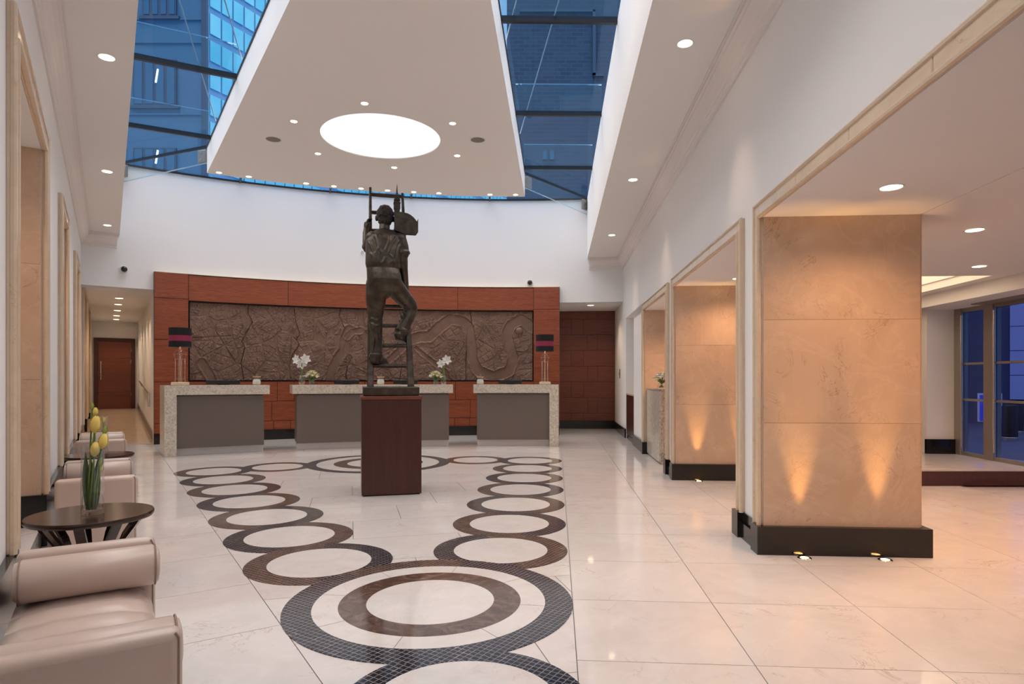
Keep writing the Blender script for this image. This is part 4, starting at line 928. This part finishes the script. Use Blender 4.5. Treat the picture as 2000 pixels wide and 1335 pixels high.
# hems: sleeve ends, trouser cuffs
def hem(a, b_, r_): fg.tube([Vector(bp(*a)), Vector(bp(*b_))], [r_, r_ * 1.02], 16)
hem((.137, -.02, 2.69), (.140, -.02, 2.662), .081); hem((-.230, .09, 2.757), (-.233, .112, 2.738), .077); hem((-.158, -.08, 1.53), (-.158, -.082, 1.495), .078); hem((.132, .01, 1.81), (.122, .003, 1.782), .080)
# hands with fingers
def hand(base, dirv, side, nrm, curl, ln=.085):
    base, d, s_, n_ = Vector(base), Vector(dirv).normalized(), Vector(side).normalized(), Vector(nrm).normalized()
    Q = lambda v: Vector(bp(*v))
    b0 = Q(base); to = lambda v: Q(base + v) - b0; d, s_, n_ = to(d), to(s_), to(n_)
    fg.tube([b0, b0 + d * .05, b0 + d * .095], [.032, .038, .034], 10); fg.ell(b0 + d * .06, .037)
    for k in range(4):
        o_ = s_ * (-.030 + .020 * k); f0 = b0 + d * .088 + o_; l_ = ln * (.86, 1.0, .95, .78)[k]
        f1 = f0 + d * l_ * .42 + n_ * curl * .010; f2 = f1 + (d * (1 - curl) + n_ * curl).normalized() * l_ * .36; f3 = f2 + (d * (.4 - curl) + n_ * (.5 + curl)).normalized() * l_ * .3
        fg.tube([f0 - d * .02, f1, f2, f3], [.0105, .010, .0095, .008], 8); fg.ell(f3, .0082, 8, 6)
    t0 = b0 + d * .03 - s_ * .03; t1 = t0 - s_ * .028 + d * .03 + n_ * .014; t2 = t1 + d * .022 + n_ * .028; fg.tube([t0, t1, t2], [.014, .012, .009], 8); fg.ell(t2, .009, 8, 6)
hand((-.250, .325, 2.99), (.05, .12, 1), (.1, 1, 0), (1, 0, 0), .55); hand((.155, .095, 2.29), (-.05, .35, -1), (.2, 1, .3), (-1, 0, 0), .35)
# shoes
def shoe(h, t, w_=.045):
    h, t = Vector(h), Vector(t); d = (t - h); 
    pts = [Vector(bp(*(h + d * u))) for u in (0, .25, .55, .85, 1.0)]
    fg.tube([q + Vector((0, 0, z_)) for q, z_ in zip(pts, (.045, .05, .042, .03, .026))], [.042, .05, .047, .042, .028], 12); fg.ell(pts[0] + Vector((0, 0, .045)), .046); fg.ell(pts[-1] + Vector((0, 0, .026)), .03)
    fg.bar([q + Vector((0, 0, .008)) for q in pts], .086, .022)
shoe((-.178, -.11, 1.425), (-.045, .05, 1.432)); shoe((.085, -.075, 1.70), (.175, .10, 1.655))
fg.tube([bp(.125, .005, 1.80), bp(.10, -.02, 1.745)], [.05, .045], 10); fg.tube([bp(-.158, -.08, 1.52), bp(-.165, -.09, 1.46)], [.055, .05], 10)
# cloth folds: ridges laid over the back of the shirt, the seat, the knees and the trouser legs
def ridge(pts, r_=.011):
    r_ *= 1.45; fg.tube([Vector(bp(*q)) for q in pts], [r_ * .35] + [r_] * (len(pts) - 2) + [r_ * .3], 6)
for (x0, z0, x1, z1) in ((-.20, 2.84, -.13, 2.55), (-.17, 2.88, -.09, 2.60), (-.235, 2.78, -.17, 2.54), (-.11, 2.86, -.12, 2.66), (.06, 2.86, -.04, 2.60), (.09, 2.82, .0, 2.54), (.10, 2.76, .05, 2.53), (-.01, 2.87, -.06, 2.64), (-.03, 2.64, .05, 2.51), (-.22, 2.64, -.18, 2.51), (-.05, 2.60, -.12, 2.505), (.07, 2.66, .08, 2.52), (.02, 2.58, -.03, 2.50), (-.10, 2.72, -.20, 2.60)):
    pts = []
    for i in range(8):
        u = i / 7; x = x0 + (x1 - x0) * u + .010 * math.sin(u * 5 + x0 * 30); z = z0 + (z1 - z0) * u; pts.append((x, back_y(x, z) + .006, z))
    ridge(pts, .0105)
for zc in (2.02, 1.97, 1.92, 1.86): ridge([(-.245, -.06, zc + .03), (-.205, -.117, zc), (-.16, -.128, zc - .025), (-.105, -.10, zc + .01)], .009)
for i, zc in enumerate((2.16, 2.11, 2.06, 2.01, 1.96, 1.91, 1.86)): ridge([(.275 - .024 * i, .03, zc + .008), (.235 - .022 * i, .008, zc - .012), (.19 - .016 * i, -.008 + .004 * i, zc + .002), (.165 - .012 * i, .015, zc + .02)], .012)
for x_ in (-.20, -.13): ridge([(x_, -.14, 1.80), (x_ + .015, -.145, 1.68), (x_, -.145, 1.54)], .009)
figure = fg.obj('figure', 'bronze', st, weld=False)
rm = figure.modifiers.new('r', 'REMESH'); rm.mode = 'VOXEL'; rm.voxel_size = .0072
sm = figure.modifiers.new('s', 'SMOOTH'); sm.iterations = 2; sm.factor = .5
dg = bpy.context.evaluated_depsgraph_get(); nm = bpy.data.meshes.new_from_object(figure.evaluated_get(dg)); figure.modifiers.clear(); figure.data = nm
for p in nm.polygons: p.use_smooth = True
if not nm.materials: nm.materials.append(MAT['bronze'])
# hair cap
hb = MB(); hb.ell(bp(-.052, .090, 3.122), (.094, .104, .112), 28, 18); hb.ell(bp(-.055, .055, 3.05), (.074, .06, .07), 20, 12)
hair = hb.obj('hair', 'bronze_hair', st, weld=False)
rm = hair.modifiers.new('r', 'REMESH'); rm.mode = 'VOXEL'; rm.voxel_size = .006
dg = bpy.context.evaluated_depsgraph_get(); nm = bpy.data.meshes.new_from_object(hair.evaluated_get(dg)); hair.modifiers.clear(); hair.data = nm
for v_ in nm.vertices:
    c = v_.co; v_.co = c + v_.normal * (.010 * mnoise.noise(c * 38) + .004 * mnoise.noise(c * 90))
for p in nm.polygons: p.use_smooth = True
if not nm.materials: nm.materials.append(MAT['bronze_hair'])
# hod: flat board with a rounded top corner, a lip and a tray behind, carrying a little clock tower
def hodpoly(y0, y1, pts, name, m_='bronze', par=st, bev=.004):
    n = len(pts); vs_ = [bp(x, y0, z) for x, z in pts] + [bp(x, y1, z) for x, z in pts]
    return MB().add(vs_, [tuple(range(n)), tuple(range(n, 2 * n))[::-1]] + [(i, n + i, n + (i + 1) % n, (i + 1) % n) for i in range(n)]).obj(name, m_, par, bevel=bev)
hod = hodpoly(-.02, .012, [(.045, 2.930), (.043, 3.128), (.055, 3.138), (.10, 3.141), (.150, 3.138), (.190, 3.130), (.225, 3.115), (.255, 3.093), (.280, 3.066), (.297, 3.042), (.303, 3.060), (.311, 3.078), (.311, 2.925), (.285, 2.887), (.175, 2.887), (.12, 2.905)], 'hod_board')
hodpoly(.012, .26, [(.048, 2.965), (.30, 2.955), (.30, 2.975), (.048, 2.985)], 'hod_tray'); hodpoly(.012, .26, [(.288, 2.955), (.303, 2.965), (.303, 3.03), (.294, 3.03), (.288, 2.975)], 'hod_side')
def tower_box(w_, z0, z1, nm, par=st, y=.11): return hodpoly(y - w_ / 2, y + w_ / 2, [(.082 - w_ / 2, z0), (.082 - w_ / 2, z1), (.082 + w_ / 2, z1), (.082 + w_ / 2, z0)], nm, par=par, bev=.002)
tw = tower_box(.060, 2.90, 3.20, 'clock_tower_model')
for z0, z1, w_ in ((3.20, 3.262, .072), (3.262, 3.275, .08), (3.275, 3.30, .05)): tower_box(w_, z0, z1, 'tower_stage')
q = Vector(bp(.082, .11 - .037, 3.232)); q2 = Vector(bp(.082, .11 - .032, 3.232)); MB().tube([q2, q], .022, 18).obj('clock_face', 'bronze', st); MB().tube([q2, Vector(bp(.082, .11 - .041, 3.232))], .006, 8).obj('clock_hub', 'bronze', st)
for dx in (-.024, -.008, .008, .024): hodpoly(.078, .0815, [(.082 + dx - .003, 3.0), (.082 + dx - .003, 3.19), (.082 + dx + .003, 3.19), (.082 + dx + .003, 3.0)], 'tower_rib', bev=0)
for dx in (-.032, .032): MB().tube([bp(.082 + dx, .085, 3.27), bp(.082 + dx, .085, 3.31)], [.005, .001], 6).obj('pinnacle', 'bronze', st)
vb = [bp(.082 + a * .036, .11 + b_ * .036, 3.30) for a, b_ in ((-1, -1), (1, -1), (1, 1), (-1, 1))] + [bp(.082 + a * .012, .11 + b_ * .012, 3.36) for a, b_ in ((-1, -1), (1, -1), (1, 1), (-1, 1))] + [bp(.082, .11, 3.50)]
MB().add(vb, [(3, 2, 1, 0)] + [(i, (i + 1) % 4, 4 + (i + 1) % 4, 4 + i) for i in range(4)] + [(4 + i, 4 + (i + 1) % 4, 8) for i in range(4)]).obj('spire', 'bronze', st)

# =================================================================== SOFAS, TABLES, TULIPS
SO0, SO1, ST0, ST1 = -.325, .185, 2.06, 3.40
def sofa():
    c = L.p((SO0 + SO1) / 2, (ST0 + ST1) / 2)
    s_ = thing('sofa', 'nearest pale pink leather sofa with bolster arms, cut by the lower edge', 'sofa', (*c, 0), 'leather sofas along the left wall')
    for t0, t1 in ((ST0, ST0 + .075), (ST1 - .075, ST1)):
        arm = MB().fbox(L, SO0, SO1, t0, t1, .03, .525).obj('arm', 'leather', s_, bevel=.03, seg=4)
        tm = (t0 + t1) / 2
        for tt in (t0 + .006, t1 - .006): MB().tube([(*L.p(SO1 - .012, tt), .05), (*L.p(SO1 - .012, tt), .50), (*L.p(SO1 - .02, tt), .515)], .0035, 6).obj('piping', 'leather_seam', arm)
    for tc in (ST0 + .075 + .085, ST1 - .075 - .085):
        z = .425; r_ = .088
        prof_ = [(SO0 + .0, .05), (SO0 + .004, .075), (SO0 + .03, r_), (SO1 - .02, r_), (SO1 + .004, .075), (SO1 + .010, .05), (SO1 + .011, 0.001)]
        mb = MB(); n = 24; vs_ = []
        for o_, rr in prof_:
            for k in range(n): a = 2 * math.pi * k / n; vs_.append((*L.p(o_, tc + rr * math.cos(a)), z + rr * math.sin(a)))
        fs = [(i * n + k, i * n + (k + 1) % n, (i + 1) * n + (k + 1) % n, (i + 1) * n + k) for i in range(len(prof_) - 1) for k in range(n)] + [tuple(range(n))[::-1], tuple(range((len(prof_) - 1) * n, len(prof_) * n))]
        bo_ = mb.add(vs_, fs).obj('bolster', 'leather', s_, smooth='auto')
        for o_ in (SO0 + .022, SO1 - .008):
            MB().tube([(*L.p(o_, tc + .0885 * math.cos(2 * math.pi * k / 24)), z + .0885 * math.sin(2 * math.pi * k / 24)) for k in range(25)], .003, 5).obj('piping', 'leather_seam', bo_)
    # channelled seat: profile over the front edge, ribs along the length
    t0, t1 = ST0 + .07, ST1 - .07; nt_, ch = 169, 7
    pr = [(SO0, .30), (SO0 + .05, .325), (SO0 + .15, .338), (SO0 + .28, .340), (SO1 - .14, .335), (SO1 - .07, .318), (SO1 - .03, .285), (SO1 - .016, .24), (SO1 - .014, .15), (SO1 - .014, .06)]
    vs_ = []
    for i in range(nt_):
        u = i / (nt_ - 1); k = abs(math.sin(math.pi * u * ch)); h = k ** .36
        for j, (o_, z_) in enumerate(pr):
            f = min(1, j / 1.5) if j < 6 else max(.0, 1 - (j - 5) * .12)
            if j < 6: vs_.append((*L.p(o_, t0 + (t1 - t0) * u), z_ - .038 * (1 - h) * f))
            else: vs_.append((*L.p(o_ - .016 * (1 - h), t0 + (t1 - t0) * u), z_))
    m_ = len(pr); fs = [(i * m_ + j, i * m_ + j + 1, (i + 1) * m_ + j + 1, (i + 1) * m_ + j) for i in range(nt_ - 1) for j in range(m_ - 1)]
    MB().add(vs_, fs).obj('seat', 'leather', s_, smooth=True)
    MB().fbox(L, SO0 + .01, SO1 - .05, ST0 + .02, ST1 - .02, .03, .27).obj('frame', 'table_wood', s_)
    for o_ in (SO0 + .05, SO1 - .06):
        for t_ in (ST0 + .05, ST1 - .05): MB().fbox(L, o_ - .02, o_ + .02, t_ - .02, t_ + .02, 0.001, .04).obj('foot', 'table_wood', s_)
    return s_
s1 = sofa()
s2 = copy_tree(s1, None, (*[q * 3.50 for q in L.d], 0)); s2['label'] = 'pale pink leather sofa between the two round tables'
s3 = copy_tree(s1, None, (*[q * 6.98 for q in L.d], 0)); s3['label'] = 'farthest pale pink leather sofa, behind the second round table'
TZ = .447
def table():
    c = L.p(-.085, 4.555); t = thing('side_table', 'nearer round dark wooden table with curved legs, beside the nearest sofa', 'table', (*c, 0), 'round dark tables')
    MB().lathe((*c, TZ - .034), [(.30, 0), (.326, .004), (.332, .015), (.332, .028), (.328, .034), (0, .034)], 56).obj('table_top', 'table_wood', t, smooth='auto')
    for k in range(9):
        a = 2 * math.pi * k / 9 + .2; u, v = math.cos(a), math.sin(a)
        pr = [(.27, TZ - .034), (.235, .36), (.185, .29), (.15, .20), (.145, .12), (.165, .06), (.20, .02)]
        MB().bar([(c[0] + u * q, c[1] + v * q, z) for q, z in pr], .052, .018, side=(-v, u, 0)).obj('leg', 'table_wood', t, smooth='auto')
    MB().lathe((*c, 0.001), [(.215, 0), (.215, .02), (.20, .028), (0, .028)], 40).obj('base', 'table_wood', t, smooth='auto')
    return t
t1_ = table(); t2_ = copy_tree(t1_, None, (*[q * 3.54 for q in L.d], 0)); t2_['label'] = 'farther round dark wooden table with curved legs, between two sofas'
def tall_vase(label, c, water=True):
    t = thing('glass_vase', label, 'vase', (c[0], c[1], TZ + .001), 'tall glass vases')
    r_ = .060
    MB().lathe((c[0], c[1], TZ + .001), [(r_ - .004, 0), (r_, .006), (r_, .405), (r_ - .003, .408), (r_ - .005, .405), (r_ - .006, .03), (r_ - .02, .022), (0, .022)], 36).obj('glass', 'clear_glass', t, smooth='auto')
    MB().lathe((c[0], c[1], TZ + .001), [(r_ - .008, .03), (r_ - .008, .115), (0, .115)], 24).obj('water', 'clear_glass', t, smooth='auto')
    return t
ND = Vector((L.n[0], L.n[1], 0)); VD = Vector((L.d[0], L.d[1], 0))
def tulip(c, base, tip, size, color, label, leaves=(), group='yellow tulips'):
    """base/tip: offsets (across, along, z) from the vase foot"""
    o = Vector((c[0], c[1], TZ)); p0 = o + ND * base[0] + VD * base[1] + Vector((0, 0, base[2])); p2 = o + ND * tip[0] + VD * tip[1] + Vector((0, 0, tip[2]))
    p1 = p0 * .45 + p2 * .55 + ND * (base[0] - tip[0]) * .18; t = thing('tulip', label, 'flower', p0, group)
    pts = [p0 * (1 - u) ** 2 + p1 * 2 * u * (1 - u) + p2 * u * u for u in (0, .2, .4, .6, .8, .93)]
    MB().tube(pts, [.0055, .0052, .005, .0048, .0045, .004], 8).obj('stem', 'stem_green', t, smooth=True)
    d = (p2 - pts[-2]).normalized(); a = d.cross(Vector((.3, 1, .1))).normalized(); b_ = a.cross(d); s_ = size; c0_ = pts[-1]
    for k in range(6):
        an = math.pi / 3 * k; rad = a * math.cos(an) + b_ * math.sin(an); tan_ = d.cross(rad); mb = MB(); vs_ = []; off = .0 if k % 2 else .0025
        prf = [(0, .12), (.15, .72), (.38, 1.0), (.66, .92), (.88, .62), (1.0, .26)]
        for u, q in prf:
            for w_ in (-1, -.5, 0, .5, 1):
                ww_ = w_ * .62 * (1.0 if u < .9 else .35); ang = ww_; rr = s_ * (.20 if color == 'bud_green' else .265) * q + off
                vs_.append(c0_ + d * (s_ * u) + (rad * math.cos(ang) + tan_ * math.sin(ang)) * rr)
        fs = [(i * 5 + j, i * 5 + j + 1, (i + 1) * 5 + j + 1, (i + 1) * 5 + j) for i in range(5) for j in range(4)]
        mb.add(vs_, fs).obj('petal', color, t, smooth=True)
    for (bx, by, bz, ex, ey, ez, wd) in leaves:
        q0 = o + ND * bx + VD * by + Vector((0, 0, bz)); q2 = o + ND * ex + VD * ey + Vector((0, 0, ez)); mb = MB(); vs_ = []
        sd = (q2 - q0).cross(VD).normalized()
        for i in range(9):
            u = i / 8; w_ = wd * math.sin(math.pi * min(.98, .12 + u * .86)) ; p = q0 * (1 - u) + q2 * u + VD * .02 * math.sin(3 * u)
            vs_ += [p - sd * w_ / 2 - VD * .006 * math.sin(u * 3), p + VD * .008, p + sd * w_ / 2 - VD * .006]
        mb.add(vs_, [(3 * i + j, 3 * i + j + 1, 3 * i + 4 + j, 3 * i + 3 + j) for i in range(8) for j in range(2)]).obj('leaf', 'leaf_green', t, smooth=True)
vc = Vector((-2.508, 3.76, 0))
tall_vase('tall clear glass vase of yellow tulips on the nearer table', vc)
tulip(vc, (-.02, .0, .03), (-.002, .01, .66), .045, 'bud_green', 'topmost small green tulip bud in the near vase')
tulip(vc, (.0, .02, .03), (.014, .0, .625), .05, 'petal_yellow', 'small yellow tulip just under the topmost bud')
tulip(vc, (-.03, .01, .03), (.012, -.01, .515), .105, 'petal_yellow', 'largest yellow tulip, highest of the three big blooms', [(-.03, .0, .05, -.035, .0, .37, .040), (-.02, .01, .05, -.008, .0, .33, .05)])
tulip(vc, (.0, -.02, .03), (.050, -.01, .41), .095, 'petal_yellow', 'big yellow tulip leaning to the right above the vase rim', [(.01, .02, .05, .05, .02, .48, .022)])
tulip(vc, (-.015, -.02, .03), (.010, -.025, .365), .09, 'petal_yellow', 'lowest big yellow tulip at the vase rim', [(-.01, -.02, .05, .035, -.02, .36, .034)])
tulip(vc, (.01, .02, .03), (.062, .02, .50), .055, 'bud_green', 'green tulip bud on the right of the near vase', [(.02, .01, .04, .03, .01, .31, .03)])
tulip(vc, (.015, .0, .03), (.040, -.015, .30), .055, 'bud_green', 'green tulip bud inside the near vase')
tulip(vc, (-.005, .015, .03), (.038, .01, .255), .05, 'petal_yellow', 'half-hidden yellow tulip inside the near vase')
v2 = Vector((vc.x + L.d[0] * 3.54, vc.y + L.d[1] * 3.54, 0)); v2 += ND * .02
tall_vase('tall clear glass vase on the farther table', v2)
tulip(v2, (.0, .0, .03), (.02, .0, .36), .06, 'petal_yellow', 'yellow tulip in the farther vase', [(.0, .0, .04, .03, .0, .30, .04)])

# =================================================================== CEILING FITTINGS
def downlight(x, y, z, label, group, watts, size=.045, spot=66, col=(1, .74, .52)):
    t = thing('downlight', label, 'light', (x, y, z), group)
    MB().lathe((x, y, z), [(size, -.001), (size + .012, -.004), (size + .014, 0), (size, .0)], 24, cap=False).obj('trim_ring', 'white_metal', t, smooth='auto')
    MB().lathe((x, y, z), [(0, -.0025), (size, -.0025), (size, -.0005), (0, -.0005)], 24).obj('lens', 'lamp_emit', t)
    if watts:
        ld = bpy.data.lights.new('downlight_beam', 'SPOT'); ld.energy = watts * SPOT; ld.color = col; ld.spot_size = math.radians(spot); ld.spot_blend = .8; ld.shadow_soft_size = .04
        lo = bpy.data.objects.new('downlight_beam', ld); COL.objects.link(lo); lo.location = (x, y, z - .03); attach(lo, t)
words = ['first', 'second', 'third', 'fourth', 'fifth', 'sixth', 'seventh', 'eighth', 'ninth', 'tenth']
for (x, y), w_ in zip([(-1.934, 8.247), (-3.06, 8.82), (-.84, 8.891), (-3.111, 10.08), (-.886, 10.172), (-2.011, 10.738)], ['in front of the oculus', 'at the front left of the oculus', 'at the front right of the oculus', 'at the rear left of the oculus', 'at the rear right of the oculus', 'behind the oculus']):
    downlight(x, y, ZB, 'small downlight in the hanging slab ' + w_, 'slab downlights round the oculus', 35)
phs = [28.64, 26.08, 20.89, 18.27, 15.64, 13.02, 10.39, 7.83, 2.55, -.1]
for k, a in enumerate(phs): downlight(*P(10.80, a), ZB, words[k] + ' downlight from the left along the far edge of the slab', 'edge downlights of the slab', 22 if k % 2 == 0 else 0)
for k, t_ in enumerate((6.342, 9.816, 13.229)): downlight(*L.p(-.01, t_), ZS, ['nearest', 'middle', 'farthest'][k] + ' downlight in the left ceiling strip', 'left strip downlights', 45, .058)
for k, t_ in enumerate((5.197, 8.691, 11.992)): downlight(*R.p(1.042, t_), ZS, ['nearest', 'middle', 'farthest'][k] + ' downlight in the right ceiling strip', 'right strip downlights', 45, .058)
for k, t_ in enumerate((15.96, 17.27, 18.82, 20.34, 21.6)): downlight(*L.p(.2, t_), 3.0, words[k] + ' downlight from the front of the corridor', 'corridor downlights', 52, .07, 120)
for (x, y), w_, p_ in (((2.31, 3.83), 'in the soffit of the nearest right opening', 18), ((3.62, 4.92), 'nearer one in the aisle ceiling', 45), ((4.83, 6.50), 'farther one in the aisle ceiling', 45), (R.p(2.1, 7.45), 'in the soffit of the second right opening', 15), (R.p(2.0, 9.7), 'in the soffit of the third right opening', 30), (R.p(3.4, 3.3), 'added out of view to warm the aisle, nearest one before the glass front', 50), (R.p(4.5, 4.9), 'added out of view to warm the aisle, close to the glass front', 45)):  # the last two are unseen extras, added to warm the aisle
    downlight(x, y, TOPR, 'downlight ' + w_, 'aisle downlights', p_ * 2.9, .06, 150, (1, .57, .31))
for k in range(4):
    ta, tb = piersL[k][1], piersL[k + 1][0]; downlight(*L.p(-1.05, (ta + tb) / 2), TOPL - .14, 'downlight in the soffit of the %s left wall opening' % ['nearest', 'second', 'third', 'fourth'][k], 'left recess downlights', 40, .05, 150, (1, .66, .42))
x, y = R.p(.80, 14.9); downlight(x, y, 3.0, 'downlight in the alcove ceiling', None, 60, .07, 130)
for (x, y), w_ in (((-3.597, 9.478), 'left'), ((-.518, 9.499), 'right')):
    t = thing('ceiling_speaker', 'round grey ceiling speaker to the %s of the oculus' % w_, 'speaker', (x, y, ZB), 'ceiling speakers')
    MB().lathe((x, y, ZB), [(.105, -.002), (.125, -.006), (.128, 0), (.105, 0)], 28, cap=False).obj('rim', 'white_metal', t, smooth='auto'); MB().lathe((x, y, ZB), [(0, -.006), (.07, -.005), (.106, -.002), (.106, -.0003), (0, -.0003)], 28).obj('grille', 'speaker_grille', t, smooth='auto')
for phi, z, w_ in ((35.5, 3.34, 'on the white wall above the corridor'), (-1.6, 3.45, 'on the white wall above the right lamp')):
    x, y = P(12.72, phi); q = P(12.8, phi); t = thing('security_camera', 'small dome camera ' + w_, 'camera', (q[0], q[1], z), 'dome cameras')
    MB().tube([(*q, z), (*P(12.76, phi), z)], [.075, .065], 20).obj('mount', 'white_metal', t, smooth='auto'); MB().ell((x, y + .02, z), .055, 18, 12).obj('dome', 'lens_dark', t, smooth=True)
x, y = P(12.79, 15.2); t = thing('wall_sensor', 'tiny white sensor on the curved wall left of the statue', 'sensor', (x, y, 4.07))
MB().tube([P(12.8, 15.2) + (4.07,), P(12.765, 15.2) + (4.07,)], [.03, .026], 14).obj('body', 'white_metal', t, smooth='auto'); MB().ell(P(12.762, 15.2) + (4.07,), .008, 8, 6).obj('eye', 'dark_metal', t)
# floor uplights washing the marble jambs
def uplight(o, t_, label, watts):
    x, y = R.p(o, t_); t = thing('floor_uplight', label, 'light', (x, y, 0.001), 'floor uplights at the piers')
    MB().lathe((x, y, .0005), [(.028, .001), (.030, .004), (.044, .004), (.048, 0)], 24, cap=False).obj('rim', 'steel', t, smooth='auto'); MB().lathe((x, y, .0005), [(0, .002), (.029, .002)], 20).obj('lens', 'uplight_emit', t)
    ld = bpy.data.lights.new('uplight_beam', 'SPOT'); ld.energy = watts; ld.color = (1, .52, .15); ld.spot_size = math.radians(26); ld.spot_blend = 1.0; ld.shadow_soft_size = .012
    lo = bpy.data.objects.new('uplight_beam', ld); COL.objects.link(lo); lo.location = (x, y, .02); lo.rotation_euler = (math.radians(180 - 3.5), 0, 0); attach(lo, t)
uplight(1.735, 4.545, 'left floor uplight before the nearest pier', 75); uplight(2.275, 4.535, 'right floor uplight before the nearest pier', 75)
uplight(1.75, 7.89, 'floor uplight before the second pier', 75); uplight(2.28, 7.88, 'floor uplight farther into the second opening', 75); uplight(1.85, 10.62, 'floor uplight in the third opening', 12)
